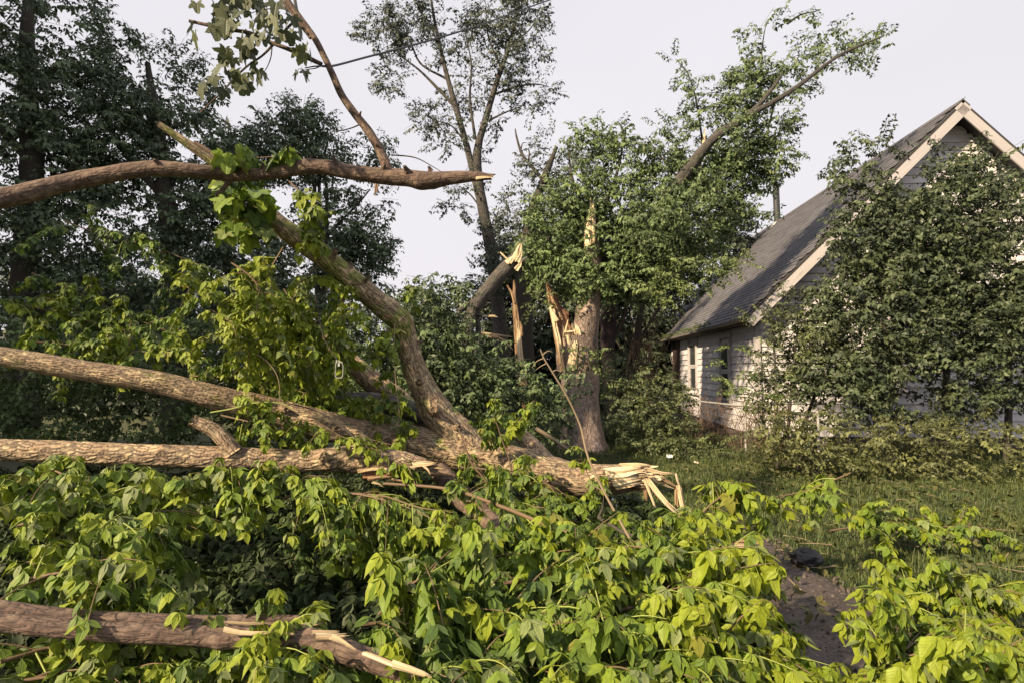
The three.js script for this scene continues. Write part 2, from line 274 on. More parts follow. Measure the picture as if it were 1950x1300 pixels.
// one crown part: sprigs through a set of ellipsoids [px, py, rx, ry, fill] at a distance
function crownPart(parent, name, d, clusters, o) {
  const rng = mulberry(o.seed), list = [], k = d / FOCAL, up = V(0, 1, 0), col = new THREE.Color();
  for (const [px, py, rx, ry, f = 1, dd = 0] of clusters) {
    const D = d + dd, c = P(px, py, D), a = rx * D / FOCAL, b = ry * D / FOCAL, e = (o.deep ?? 0.8) * Math.min(2.2, (a + b) / 2), n = Math.round(3.6 * (o.dens ?? 60) * f * Math.pow(a * b * e, 0.72));
    for (let i = 0; i < n; i++) {
      let x, y, z, q; do { x = rng() * 2 - 1; y = rng() * 2 - 1; z = rng() * 2 - 1; q = x * x + y * y + z * z; } while (q > 1);
      const s = Math.pow(q, -0.22); x *= s; y *= s; z *= s; if (x * x + y * y + z * z > 1.2) continue;
      const p = V(c.x + x * a, c.y + y * b, c.z + z * e), gap = fbm(p.x * (o.gapf ?? 1.6) + o.seed, p.y * (o.gapf ?? 1.6), p.z * (o.gapf ?? 1.6));
      if (gap < (o.gap ?? 0.40)) continue; if (p.y < 0.03) continue;
      list.push([p, V(x, y * 0.5 - (o.droop ?? 0.25), z), gap]);
    }
  }
  const G = o.sprigs ?? SPRIG, per = G.map(() => []); list.forEach((q, i) => per[i % G.length].push(q));
  per.forEach((L, gi) => {
    if (!L.length) return;
    const im = new THREE.InstancedMesh(G[gi], o.mat ?? M.farLeaf, L.length), m = new THREE.Matrix4(), pp = V(0, 0, 0), qt = new THREE.Quaternion(), q2 = new THREE.Quaternion();
    L.forEach(([p, out, gap], i) => {
      out.x += (rng() - 0.5) * 1.3; out.z += (rng() - 0.5) * 1.3; out.y += (rng() - 0.5) * 0.6;
      const yaw = Math.atan2(out.x, out.z), pit = -Math.atan2(out.y, Math.hypot(out.x, out.z)) * 0.8, s = (o.size ?? 1) * (0.7 + rng() * 0.6);
      qt.setFromEuler(new THREE.Euler(clamp(pit + (rng() - 0.5) * 1.3, -1.2, 1.4), yaw, (rng() - 0.5) * 1.7, 'YXZ'));
      m.compose(pp.copy(p).sub(parent.position), qt, V(s, s, s)); im.setMatrixAt(i, m);
      const tone = 0.72 + 0.55 * rng() + 0.5 * (gap - 0.5), mix = rng(), A = o.c0, C = o.c1; col.setRGB(lerp(A[0], C[0], mix) * tone, lerp(A[1], C[1], mix) * tone, lerp(A[2], C[2], mix) * tone); im.setColorAt(i, col);
    });
    im.name = name; im.userData.kind = 'stuff'; im.castShadow = im.receiveShadow = true; parent.add(im);
  });
}
const px = (n, d) => n * d / FOCAL;
const line = (arr, d) => arr.map(q => P(q[0], q[1], q[2] ?? d));
const rads = (arr, d) => arr.map(q => px(q, d) / 2);   // widths in pixels -> radii

// ------------------------------------------------------------------ the ground, the drive, the lawn
const groundH = (x, z) => 0.10 * (fbm(x * 0.5, 1, z * 0.5) - 0.5) + 0.03 * (n3(x * 2, 4, z * 2) - 0.5);
{
  const sheet = (x0, x1, z0, z1, nx, nz, f) => { const g = new THREE.PlaneGeometry(1, 1, nx, nz).rotateX(-Math.PI / 2), p = g.attributes.position, u = g.attributes.uv; for (let i = 0; i < p.count; i++) { const x = lerp(x0, x1, p.getX(i) + 0.5), z = lerp(z0, z1, 0.5 - p.getZ(i)); p.setXYZ(i, x, f(x, z), z); u.setXY(i, x, z); } g.computeVertexNormals(); return g; };
  const soil = tex(512, 512, (u, v) => { const a = pnoise(u * 8, v * 8, 8, 8, 1), b = pnoise(u * 40, v * 40, 40, 40, 2), c = pnoise(u * 128, v * 128, 128, 128, 3), k = 0.5 * a + 0.3 * b + 0.2 * c; return [0.17 + 0.17 * k, 0.20 + 0.19 * k - 0.05 * b, 0.10 + 0.09 * k]; }, true);
  soil.repeat.set(0.4, 0.4);
  structure('ground', mergeGeometries([sheet(-30, 30, 6, -40, 120, 110, (x, z) => -0.03 + groundH(x, z) * clamp((-z - 1) / 3 + 0.5)), sheet(-220, 220, 200, -260, 8, 8, () => -0.16)]), new THREE.MeshStandardMaterial({ map: soil, bumpMap: soil, bumpScale: 0.03, roughness: 0.95 }));
  const asp = tex(512, 512, (u, v) => { const a = pnoise(u * 5, v * 5, 5, 5, 7), b = pnoise(u * 60, v * 60, 60, 60, 8), c = pnoise(u * 170, v * 170, 170, 170, 9), k = 0.5 * a + 0.25 * b + 0.25 * c; return [0.17 + 0.20 * k + 0.10 * c * c * c, 0.145 + 0.18 * k + 0.10 * c * c * c, 0.14 + 0.17 * k + 0.10 * c * c * c]; }, true);
  asp.repeat.set(0.5, 0.5);
  const wet = tex(256, 256, (u, v) => { const a = 0.42 + 0.4 * pnoise(u * 6, v * 6, 6, 6, 17); return [a, a, a]; }); wet.repeat.set(0.5, 0.5);
  structure('driveway', sheet(-2.2, 2.75, 5, -7.2, 60, 120, (x, z) => 0.030 + 0.03 * (fbm(x * 0.8, 2, z * 0.8) - 0.5) - 0.09 * Math.pow(clamp((Math.abs(x - 0.25) - 2.3) / 0.2 + 0.3 * n3(x * 3, 1, z * 3)), 2)), new THREE.MeshStandardMaterial({ map: asp, roughnessMap: wet, roughness: 1, bumpMap: asp, bumpScale: 0.03 }));
  // grass: tufts of bent blades
  const blades = new Bag(), r = mulberry(77);
  for (let i = 0; i < 9; i++) { const L = 0.04 + r() * 0.065; blades.add(leafletData(L, 0.006, 0.3, 0.9 * r(), 0, [[0, 0.8], [0.5, 1], [1, 0]], 0), mat4(V((r() - 0.5) * 0.07, 0, (r() - 0.5) * 0.07), Math.PI + (r() - 0.5) * 1.2, r() * 6.28, 0)); }
  const bg = blades.geo(), N = 60000, im = new THREE.InstancedMesh(bg, M.farLeaf, N), m = new THREE.Matrix4(), q = new THREE.Quaternion(), col = new THREE.Color();
  for (let i = 0; i < N; i++) {
    let x, z; do { z = -(3.5 + Math.pow(r(), 1.4) * 14); x = 0.3 + r() * 12; } while (x < 2.62 + 0.15 * (n3(z * 2, 1, 1) - 0.5) && z > -7.1);
    const p = fbm(x * 1.3, 8, z * 1.3), s = (0.6 + r() * 0.7) * (0.5 + p);
    q.setFromEuler(new THREE.Euler(0, r() * 6.28, 0)); m.compose(V(x, -0.03 + groundH(x, z), z), q, V(s * 1.2, s, s * 1.2)); im.setMatrixAt(i, m);
    const t = 0.55 + 0.6 * r(), y = r(); col.setRGB(lerp(0.04, 0.095, y) * t, lerp(0.07, 0.115, y) * t, 0.022 * t); im.setColorAt(i, col);
  }
  im.name = 'grass'; im.userData = { kind: 'stuff', label: 'short grass of the lawn between the drive, the fence and the broken trunk', category: 'grass' }; im.castShadow = im.receiveShadow = true; scene.add(im);
}

// ------------------------------------------------------------------ the house
{
  const H = thing('house', 'old white clapboard house with a steep grey shingle roof behind the shrubs', 'house', V(5.587, 0, -13.5));
  H.rotation.y = -Math.atan2(0.0664, 0.9978); H.userData.base = 'local';
  const L = 13.93, W = 8.8, EAVE = 3.2, RISE = 4.4, boardH = 0.185, r = mulberry(42);
  const paint = tex(512, 256, (u, v) => { const a = pnoise(u * 10, v * 3, 10, 3, 61), b = pnoise(u * 70, v * 24, 70, 24, 62), flake = 0.7 * clamp((a * 0.6 + b * 0.6 - 0.93) * 9), d = 0.96 - 0.14 * pnoise(u * 4, v * 2, 4, 2, 63) - 0.06 * b; return [lerp(0.93 * d, 0.40, flake), lerp(0.915 * d, 0.36, flake), lerp(0.93 * d, 0.33, flake)]; }, true);
  paint.repeat.set(0.25, 0.7);
  const white = [0, 1, 2].map(i => new THREE.MeshStandardMaterial({ map: paint, roughness: 0.75, color: new THREE.Color(0.80 + 0.06 * i, 0.79 + 0.06 * i, 0.80 + 0.06 * i) }));
  const trim = new THREE.MeshStandardMaterial({ color: new THREE.Color(0.62, 0.60, 0.60), map: paint, roughness: 0.7 });
  const brown = new THREE.MeshStandardMaterial({ color: new THREE.Color(0.07, 0.045, 0.038), roughness: 0.8 });
  const dark = new THREE.MeshStandardMaterial({ color: new THREE.Color(0.03, 0.028, 0.03), roughness: 0.8 });
  const metal = new THREE.MeshStandardMaterial({ color: new THREE.Color(0.42, 0.41, 0.41), roughness: 0.55, metalness: 0.5 });
  const box = (w, h, d, x, y, z) => new THREE.BoxGeometry(w, h, d).translate(x, y, z);
  // core of the walls, foundation
  const core = new THREE.Shape(); core.moveTo(0.03, 0.2); core.lineTo(W - 0.03, 0.2); core.lineTo(W - 0.03, EAVE - 0.06); core.lineTo(W / 2, EAVE + RISE - 0.12); core.lineTo(0.03, EAVE - 0.06); core.closePath();
  part('wall', new THREE.ExtrudeGeometry(core, { depth: L - 0.06, bevelEnabled: false }).translate(0, 0, -L + 0.03), dark, H);
  part('foundation', box(W - 0.1, 0.3, L - 0.1, W / 2, 0.08, -L / 2), new THREE.MeshStandardMaterial({ color: new THREE.Color(0.10, 0.085, 0.08), roughness: 0.9 }), H);
  const board = (len, cut) => { const s = new THREE.Shape(); s.moveTo(0, 0); s.lineTo(-0.042, 0); s.lineTo(-0.042, 0.012); s.lineTo(-0.008, boardH + 0.012); s.lineTo(0, boardH + 0.012); s.closePath(); return new THREE.ExtrudeGeometry(s, { depth: len, bevelEnabled: false }); };
  const nB = Math.floor((EAVE - 0.3) / boardH);
  for (let i = 0; i < nB; i++) { const g = board(L); g.rotateZ((r() - 0.5) * 0.03); g.translate(0.028 - r() * 0.004, 0.24 + i * boardH, -L); const u = g.attributes.uv, k = r(); for (let n = 0; n < u.count; n++) u.setXY(n, g.attributes.position.getZ(n) + k * 7, g.attributes.position.getY(n) * 1.0 + k); part('siding_board', g, white[i % 3], H); }
  const nG = Math.floor((EAVE + RISE - 0.4) / boardH);
  for (let i = 0; i < nG; i++) { const y = 0.24 + i * boardH, cut = Math.max(0, y - EAVE + 0.16); if (W - 2 * cut < 0.5) break; const g = board(W - 2 * cut - 0.02); g.rotateY(Math.PI / 2); g.rotateY(0); g.translate(cut + 0.01, y, 0); const p = g.attributes.position, u = g.attributes.uv, k = r(); for (let n = 0; n < p.count; n++) { const z = p.getZ(n); p.setZ(n, Math.abs(z) - 0.025); u.setXY(n, p.getX(n) + k * 7, p.getY(n) + k); } part('siding_board', g, white[(i + 1) % 3], H); }
  part('corner_board', box(0.12, EAVE - 0.28, 0.12, 0.02, EAVE / 2 + 0.1, -0.01), trim, H);
  // roof: a deck on each slope and courses of shingles
  const slope = Math.SQRT1_2, deckLen = (RISE + 0.35) / slope, over = 0.45;
  const deck = side => { const g = new THREE.BoxGeometry(deckLen, 0.10, L + 2 * over); g.translate(deckLen / 2 - 0.02, -0.03, 0); g.rotateZ(Math.PI / 4); g.translate(-0.35, EAVE - 0.32, -L / 2); if (side) { g.scale(-1, 1, 1); g.translate(W, 0, 0); const ix = g.index.array; for (let i = 0; i < ix.length; i += 3) [ix[i], ix[i + 1]] = [ix[i + 1], ix[i]]; } return g; };
  part('roof', [deck(0), deck(1)], dark, H);
  const roofG = [], tab = new THREE.BoxGeometry(0.20, 0.012, 1).toNonIndexed(), exp = 0.145, nC = Math.floor(deckLen / exp), tw = 0.31, nT = Math.ceil((L + 2 * over) / tw);
  for (let i = 0; i <= nC; i++) for (let j = 0; j <= nT; j++) {
    const g = tab.clone(), w = tw - 0.006, z = over - (j + (i % 2) * 0.5) * tw + 0.1 * (r() - 0.5) * 0.15; if (z < -L - over || z > over) continue;
    g.scale(1, 1, w); g.rotateZ(-0.075 + (r() - 0.5) * 0.02); g.translate(i * exp + 0.07 + (r() - 0.5) * 0.012, 0.038 + 0.006 * n3(i * 0.6, j * 0.5, 3), 0); g.rotateZ(Math.PI / 4); g.translate(-0.35, EAVE - 0.32, z - tw / 2);
    const c = (0.75 + 0.4 * r()) * (0.85 + 0.35 * fbm(i * 0.12, j * 0.1, 9)), a = new Float32Array(g.attributes.position.count * 3); for (let n = 0; n < a.length; n += 3) { a[n] = 0.098 * c; a[n + 1] = 0.094 * c; a[n + 2] = 0.108 * c; } g.setAttribute('color', new THREE.BufferAttribute(a, 3)); roofG.push(g);
  }
  const sh = part('shingle', roofG, new THREE.MeshStandardMaterial({ vertexColors: true, roughness: 0.9 }), H); sh.userData.kind = 'stuff';
  // missing tabs near the ridge show as dark scars
  for (const [s, z, w] of [[5.6, -9.4, 0.5], [5.2, -10.4, 0.35], [4.6, -9.0, 0.3], [3.2, -7, 0.22]]) { const g = new THREE.BoxGeometry(0.16, 0.02, w).translate(s, 0.055, 0).rotateZ(Math.PI / 4).translate(-0.35, EAVE - 0.32, z); part('lifted_shingle', g, dark, H); }
  part('ridge_cap', [-1, 1].map(s => new THREE.BoxGeometry(0.22, 0.02, L + 2 * over).translate(s * 0.1, 0, 0).rotateZ(-s * Math.PI / 4).translate(W / 2, EAVE + RISE + 0.10, -L / 2)), new THREE.MeshStandardMaterial({ color: new THREE.Color(0.09, 0.085, 0.095), roughness: 0.9 }), H);
  // white rake boards of the near and far gable, fascia, gutter, soffit
  for (const z of [over - 0.015, -L - over + 0.015]) part('rake_board', [0, 1].map(s => { const g = new THREE.BoxGeometry(deckLen + 0.05, 0.20, 0.035).translate(deckLen / 2, -0.13, 0).rotateZ(Math.PI / 4).translate(-0.35, EAVE - 0.32, z); if (s) { g.scale(-1, 1, 1).translate(W, 0, 0); const ix = g.index.array; for (let i = 0; i < ix.length; i += 3) [ix[i], ix[i + 1]] = [ix[i + 1], ix[i]]; } return g; }), trim, H);
  part('soffit', box(0.34, 0.02, L + 2 * over - 0.1, -0.17, EAVE - 0.40, -L / 2), brown, H);
  { const s = new THREE.Shape(); s.absarc(0, 0, 0.065, Math.PI, 2 * Math.PI, false); s.lineTo(0.057, 0); s.absarc(0, 0, 0.057, 0, -Math.PI, true); s.closePath(); part('gutter', new THREE.ExtrudeGeometry(s, { depth: L + 2 * over, bevelEnabled: false, curveSegments: 8 }).translate(-0.425, EAVE - 0.34, -L - over), new THREE.MeshStandardMaterial({ color: new THREE.Color(0.20, 0.18, 0.16), roughness: 0.8 }), H); }
  // windows: frame > sashes and pane, set proud of the boards
  const glass = new THREE.MeshPhysicalMaterial({ color: new THREE.Color(0.05, 0.055, 0.06), roughness: 0.12, metalness: 0, clearcoat: 0.6, clearcoatRoughness: 0.1 });
  const win = (zc, yc, w, h, label) => {
    const o = part('window', [box(0.08, h + 0.2, 0.10, -0.035, yc, zc - w / 2 - 0.05), box(0.08, h + 0.2, 0.10, -0.035, yc, zc + w / 2 + 0.05), box(0.07, 0.12, w + 0.3, -0.035, yc + h / 2 + 0.16, zc), box(0.09, 0.06, w + 0.34, -0.045, yc - h / 2 - 0.13, zc)], trim, H, label);
    const sash = (y, x) => [box(0.03, 0.06, w, x, y + h / 4 - 0.03, zc), box(0.03, 0.06, w, x, y - h / 4 + 0.03, zc), box(0.03, h / 2 - 0.12, 0.06, x, y, zc - w / 2 + 0.03), box(0.03, h / 2 - 0.12, 0.06, x, y, zc + w / 2 - 0.03)];
    part('sash', sash(yc + h / 4, -0.040), trim, o); part('sash', sash(yc - h / 4, -0.030), trim, o);
    part('pane', box(0.006, h / 2 - 0.12, w - 0.12, -0.036, yc + h / 4, zc), glass, o); part('pane', box(0.006, h / 2 - 0.12, w - 0.12, -0.026, yc - h / 4, zc), glass, o);
    for (const c of [o, ...o.children]) if (c !== o) { /* children keep the house's axes */ }
  };
  win(-5.95, 1.85, 0.95, 1.5); win(-2.35, 1.70, 0.75, 1.55);
  const door = part('door', box(0.06, 2.5, 0.9, -0.02, 1.55, -8.55), brown, H, 'dark brown boarded door'); part('door_frame', [box(0.05, 2.6, 0.1, -0.022, 1.55, -9.06), box(0.05, 2.6, 0.1, -0.022, 1.55, -8.04), box(0.05, 0.1, 1.12, -0.022, 2.9, -8.55)], brown, door);
  part('flue_pipe', new THREE.CylinderGeometry(0.125, 0.125, 1.7, 18).rotateZ(0.04).rotateX(0.05).translate(4.35, 8.3, -10.2), new THREE.MeshStandardMaterial({ color: new THREE.Color(0.035, 0.038, 0.042), roughness: 0.5 }), H, 'tall black flue pipe at the ridge');
  part('flashing', new THREE.CylinderGeometry(0.13, 0.26, 0.22, 18).translate(4.33, 7.5, -10.2), metal, H);
  const vp = part('vent_pipe', new THREE.CylinderGeometry(0.095, 0.095, 0.95, 16).translate(0.63, 4.15, -12.2), metal, H, 'galvanized vent pipe low on the roof'); part('vent_cap', new THREE.LatheGeometry([[0.0, 0.2], [0.15, 0.14], [0.15, 0.10], [0.11, 0.08], [0.11, 0]].map(a => new THREE.Vector2(a[0], a[1])), 16).translate(0.63, 4.6, -12.2), metal, vp);
  // weeds in the gutter
  const w = thing('gutter_weeds', 'strip of green weeds and moss growing along the gutter of the house', 'weeds', V(5.8, EAVE - 0.3, -19)); w.userData.kind = 'stuff';
  const im = new THREE.InstancedMesh(SPRIG[0], M.farLeaf, 620), m = new THREE.Matrix4(), q = new THREE.Quaternion(), col = new THREE.Color();
  H.updateMatrixWorld(); for (let i = 0; i < 620; i++) { const z = -2.5 - Math.pow(r(), 0.8) * 11.5, p = V(-0.42 + r() * 0.25, EAVE - 0.31 + r() * 0.10, z).applyMatrix4(H.matrixWorld).sub(w.position); q.setFromEuler(new THREE.Euler(-0.9 + r() * 0.9, r() * 6.28, 0, 'YXZ')); const s = 0.18 + 0.4 * r() * (0.3 + n3(z * 1.2, 1, 1)); m.compose(p, q, V(s, s, s)); im.setMatrixAt(i, m); const t = 0.5 + r() * 0.6; col.setRGB(0.10 * t, 0.125 * t, 0.035 * t); im.setColorAt(i, col); }
  im.name = 'weed'; im.userData.kind = 'stuff'; w.add(im);
}

// ------------------------------------------------------------------ chain-link fence
{
  const posts = [V(4.45, 0, -16.2), V(4.78, 0, -12.16), V(4.95, 0, -9.6)], hgt = 1.0;
  const F = thing('chain_link_fence', 'rusty chain-link fence with thin posts running along the side of the house', 'fence', V(4.8, 0, -11));
  const gal = new THREE.MeshStandardMaterial({ color: new THREE.Color(0.34, 0.33, 0.32), roughness: 0.7, metalness: 0.2 }), dk = new THREE.MeshStandardMaterial({ color: new THREE.Color(0.10, 0.10, 0.10), roughness: 0.6, metalness: 0.3 }), rust = new THREE.MeshStandardMaterial({ color: new THREE.Color(0.16, 0.12, 0.10), roughness: 0.8, metalness: 0.2 });
  posts.forEach((p, i) => { const q = part('post', new THREE.CylinderGeometry(0.022, 0.024, hgt + 0.1, 12).translate(p.x, hgt / 2, p.z), gal, F); part('cap', new THREE.SphereGeometry(0.027, 12, 8).translate(p.x, hgt + 0.06, p.z), gal, F); });
  const wires = [];
  for (let s = 0; s < posts.length - 1; s++) {
    const a = posts[s], b = posts[s + 1], len = a.distanceTo(b), dir = b.clone().sub(a).normalize();
    part('rail', stemGeo([a.clone().setY(hgt), a.clone().lerp(b, 0.5).setY(hgt - 0.02), b.clone().setY(hgt)], 0.02, 0.02, 8, 6), s ? dk : gal, F);
    for (let t = -0.9; t < len; t += 0.085) for (const sg of [1, -1]) {
      const u0 = sg > 0 ? t : t + 0.95, p0 = clamp(t, 0, len), h = 0.95, f = u => sg > 0 ? (u - t) / 0.95 : 1 - (u - t) / 0.95, e0 = clamp(t, 0, len), e1 = clamp(t + 0.95, 0, len); if (e1 - e0 < 0.03) continue;
      const sag = u => 0.02 * Math.sin(u * 2.1); wires.push(stemGeo(new THREE.LineCurve3(a.clone().addScaledVector(dir, e0).setY(0.03 + h * f(e0)).add(V(sag(e0) * 0.5, 0, 0)), a.clone().addScaledVector(dir, e1).setY(0.03 + h * f(e1)).add(V(sag(e1) * 0.5, 0, 0))), 0.0028, 0.0028, 4, 1));
    }
  }
  part('chain_link', wires, rust, F).userData.kind = 'stuff';
}

// ------------------------------------------------------------------ background trees (trunk, limbs, crown)
// limbs: lists of [px, py, (distance)] with widths in pixels
function limb(parent, name, pts, d, w, mat, o = {}) { const p = line(pts, d); return part(name, limbGeo(p, w.map(q => px(q, d) / 2), { step: 0.12, r: 14, amp: 0.05, open: false, ...o }), mat, parent); }
const DARK0 = [0.044, 0.068, 0.035], DARK1 = [0.10, 0.14, 0.068];
const GREY0 = [0.034, 0.046, 0.034], GREY1 = [0.062, 0.078, 0.055];
const MID0 = [0.055, 0.088, 0.030], MID1 = [0.125, 0.178, 0.058];
const LITE0 = [0.075, 0.105, 0.034], LITE1 = [0.14, 0.185, 0.06];

// tall sparse tree
{
  const d = 18, T = thing('tall_tree', 'tall thin tree with two stems and a sparse airy crown against the sky', 'tree', P(955, 800, d).setY(0));
  limb(T, 'trunk', [[962, 800], [957, 680], [948, 580], [942, 520], [932, 460], [920, 400], [912, 350], [908, 300], [913, 265]], d, [32, 29, 26, 25, 23, 21, 19, 17, 14], M.greyBark);
  limb(T, 'stem', [[922, 410], [904, 340], [888, 275], [868, 205], [850, 140], [836, 80], [824, 20], [815, -60]], d, [16, 14, 12, 11, 9, 7, 5, 3], M.greyBark);
  limb(T, 'stem', [[912, 270], [928, 215], [948, 150], [970, 85], [985, 20], [995, -70]], d, [14, 12, 10, 8, 6, 3], M.greyBark);
  for (const [pts, w] of [[[[868, 205], [830, 165], [800, 135], [770, 112], [750, 100]], 7], [[[850, 150], [800, 120], [782, 80], [770, 60]], 5], [[[905, 265], [895, 190], [897, 120], [885, 60]], 6], [[[940, 180], [985, 165], [1020, 160], [1045, 165]], 5], [[[930, 230], [960, 215], [1000, 200]], 5], [[[836, 90], [815, 40], [790, 10]], 4], [[[955, 130], [930, 70], [925, 10]], 5], [[[888, 275], [860, 240], [825, 228]], 4], [[[924, 410], [895, 370], [875, 355]], 4], [[[970, 85], [1005, 60], [1020, 40]], 4]]) limb(T, 'limb', pts, d, pts.map((_, i) => lerp(w, 1.6, i / (pts.length - 1))), M.greyBark, { r: 8 });
  crownPart(T, 'crown', d, [[725, 62, 38, 48, .9], [742, 138, 26, 42, .9], [772, 40, 40, 40, .8], [800, 70, 36, 50, .6], [852, 30, 50, 45, .8], [890, 55, 40, 50, .6], [935, 30, 50, 55, .8], [995, 35, 42, 55, .9], [1015, 95, 22, 30, .6], [830, 226, 40, 24, .8], [800, 215, 16, 24, .6], [870, 110, 36, 40, .6], [905, 140, 46, 50, .6], [960, 120, 45, 40, .7], [1020, 165, 40, 34, .8], [985, 200, 45, 26, .6], [850, 265, 36, 22, .6], [938, 205, 50, 34, .45], [880, 180, 30, 40, .5], [900, 300, 22, 26, .4], [868, 385, 18, 28, .8], [886, 350, 24, 16, .6], [960, 240, 30, 20, .5], [935, 455, 22, 40, .35], [800, -40, 60, 50, .7], [930, -60, 90, 60, .8]], { seed: 3, dens: 80, gap: 0.41, c0: GREY0, c1: GREY1, sprigs: NARROW, size: 1.15, deep: 0.8, gapf: 1.1 });
}
// trees at the left
{
  const d = 15, T = thing('bushy_tree', 'dark bushy tree at the left behind the bare broken branch', 'tree', P(600, 800, d).setY(0));
  for (const [pts, w] of [[[[610, 800], [606, 600], [600, 440], [598, 340], [590, 260]], 14], [[[622, 800], [618, 620], [612, 470], [608, 350], [625, 260]], 12], [[[640, 800], [636, 600], [622, 430], [618, 340], [560, 240]], 11], [[[600, 480], [640, 430], [680, 390], [705, 360]], 7], [[[606, 560], [650, 500], [690, 460], [725, 440]], 7]]) limb(T, 'trunk', pts, d, pts.map((_, i) => lerp(w, w * 0.35, i / (pts.length - 1))), M.darkBark, { r: 8 });
  crownPart(T, 'crown', d, [[558, 218, 34, 34, 1.1], [590, 245, 46, 40, 1.1], [520, 260, 50, 40, 1.1], [628, 235, 30, 26, .9], [610, 290, 50, 30, 1.1], [560, 300, 70, 40, 1.1], [480, 300, 60, 50, 1.1], [712, 280, 24, 22, .8], [722, 310, 24, 26, .7], [690, 315, 30, 24, .7], [655, 350, 30, 28, .6], [700, 372, 40, 22, .6], [660, 410, 46, 34, .7], [700, 450, 46, 34, .9], [715, 490, 36, 30, .9], [670, 490, 60, 44, 1], [640, 440, 40, 40, .8], [590, 370, 36, 40, .5], [690, 540, 40, 30, .8], [600, 480, 60, 50, .9]], { seed: 11, dens: 115, gap: 0.37, c0: DARK0, c1: DARK1, size: 1.05, gapf: 1.3 });
}
{
  const d = 13, T = thing('large_dark_tree', 'large dark tree behind the fallen crown at the far left', 'tree', P(330, 800, d).setY(0));
  limb(T, 'trunk', [[330, 820], [335, 600], [320, 420], [300, 250], [280, 120]], d, [50, 42, 34, 24, 10], M.darkBark);
  for (const pts of [[[325, 450], [400, 350], [450, 290]], [[315, 380], [230, 280], [180, 180]], [[335, 560], [430, 470], [500, 440]]]) limb(T, 'limb', pts, d, [18, 12, 5], M.darkBark, { r: 8 });
  crownPart(T, 'crown', d, [[290, 160, 110, 90, 1], [200, 250, 110, 110, 1], [350, 270, 90, 70, 1], [420, 340, 70, 60, 1], [280, 380, 140, 90, 1], [420, 440, 90, 70, 1.1], [470, 510, 80, 70, 1.2], [330, 530, 120, 90, 1.1], [550, 540, 60, 60, 1], [450, 620, 90, 70, 1]], { seed: 21, dens: 72, gap: 0.37, c0: DARK0, c1: DARK1, size: 1.1 });
}
{
  const d = 12.2, T = thing('dark_tree', 'tall dark tree at the left edge of the view', 'tree', P(40, 800, d).setY(0));
  limb(T, 'trunk', [[40, 830], [46, 560], [60, 320], [50, 100], [60, -80]], d, [60, 48, 40, 26, 12], M.darkBark);
  for (const pts of [[[52, 420], [130, 330], [190, 260]], [[50, 300], [-40, 200], [-100, 120]]]) limb(T, 'limb', pts, d, [18, 12, 5], M.darkBark, { r: 8 });
  crownPart(T, 'crown', d, [[60, 30, 130, 110, 1], [-60, 150, 140, 130, 1], [140, 200, 90, 100, 1], [30, 320, 150, 110, 1], [130, 430, 120, 90, 1], [10, 520, 150, 100, 1], [200, 600, 140, 90, 1]], { seed: 31, dens: 60, gap: 0.38, c0: DARK0, c1: DARK1, size: 1.15 });
}
// more of the same row to the left of the view: they shade the yard
[[-14.2, -8.6, 15.5, 'dark tree of the row left of the yard, nearest the view edge'], [-15.0, -5.2, 16.5, 'middle dark tree of the row left of the yard'], [-15.5, -1.9, 15, 'front dark tree of the row left of the yard']].forEach(([x, z, h, label], i) => {
  const T = thing('dark_tree', label, 'tree', V(x, 0, z)), r = mulberry(90 + i);
  part('trunk', limbGeo([V(x, -0.1, z), V(x + 0.2, h * 0.3, z), V(x - 0.1, h * 0.6, z + 0.2), V(x, h * 0.9, z)], [0.34, 0.26, 0.17, 0.05], { step: 0.3, r: 10 }), M.darkBark, T);
  const G = sprigGeo(60 + i, 9, 0.5, 1.8), n = 3600, im = new THREE.InstancedMesh(G, M.farLeaf, n), m = new THREE.Matrix4(), q = new THREE.Quaternion(), c = new THREE.Color();
  for (let k = 0; k < n; k++) { let a, b, e; do { a = r() * 2 - 1; b = r() * 2 - 1; e = r() * 2 - 1; } while (a * a + b * b + e * e > 1); q.setFromEuler(new THREE.Euler((r() - 0.5) * 1.4, r() * 6.28, 0, 'YXZ')); m.compose(V(a * 2.9, h * 0.55 + b * h * 0.47, e * 2.9), q, V(1.3, 1.3, 1.3)); im.setMatrixAt(k, m); const t = 0.6 + 0.6 * r(); c.setRGB(0.035 * t, 0.05 * t, 0.028 * t); im.setColorAt(k, c); }
  im.name = 'crown'; im.userData.kind = 'stuff'; im.castShadow = true; T.add(im);
});
// dark wood behind the yard
{
  const d = 24, T = thing('wood', 'dark mass of woodland closing the back of the yard behind the broken trunk', 'wood', P(1000, 760, d).setY(0)); T.userData.kind = 'stuff';
  crownPart(T, 'crown', d, [[700, 680, 220, 120, .9], [900, 660, 110, 120, 1], [990, 600, 70, 130, 1.1], [1060, 560, 90, 140, 1.1], [1160, 560, 90, 150, 1.2], [1230, 560, 60, 130, 1], [1270, 500, 60, 70, .8], [1100, 700, 200, 70, 1.2], [1330, 430, 90, 50, .8], [1430, 455, 60, 40, .8], [100, 775, 280, 46, 1.3], [450, 775, 260, 46, 1.3], [400, 640, 260, 130, .9], [100, 650, 260, 150, .9], [1000, 480, 60, 80, .9], [1200, 680, 90, 60, 1]], { seed: 41, dens: 30, gap: 0.30, c0: [0.022, 0.034, 0.019], c1: [0.048, 0.066, 0.034], size: 2.2, deep: 0.6, gapf: 0.7 });
}
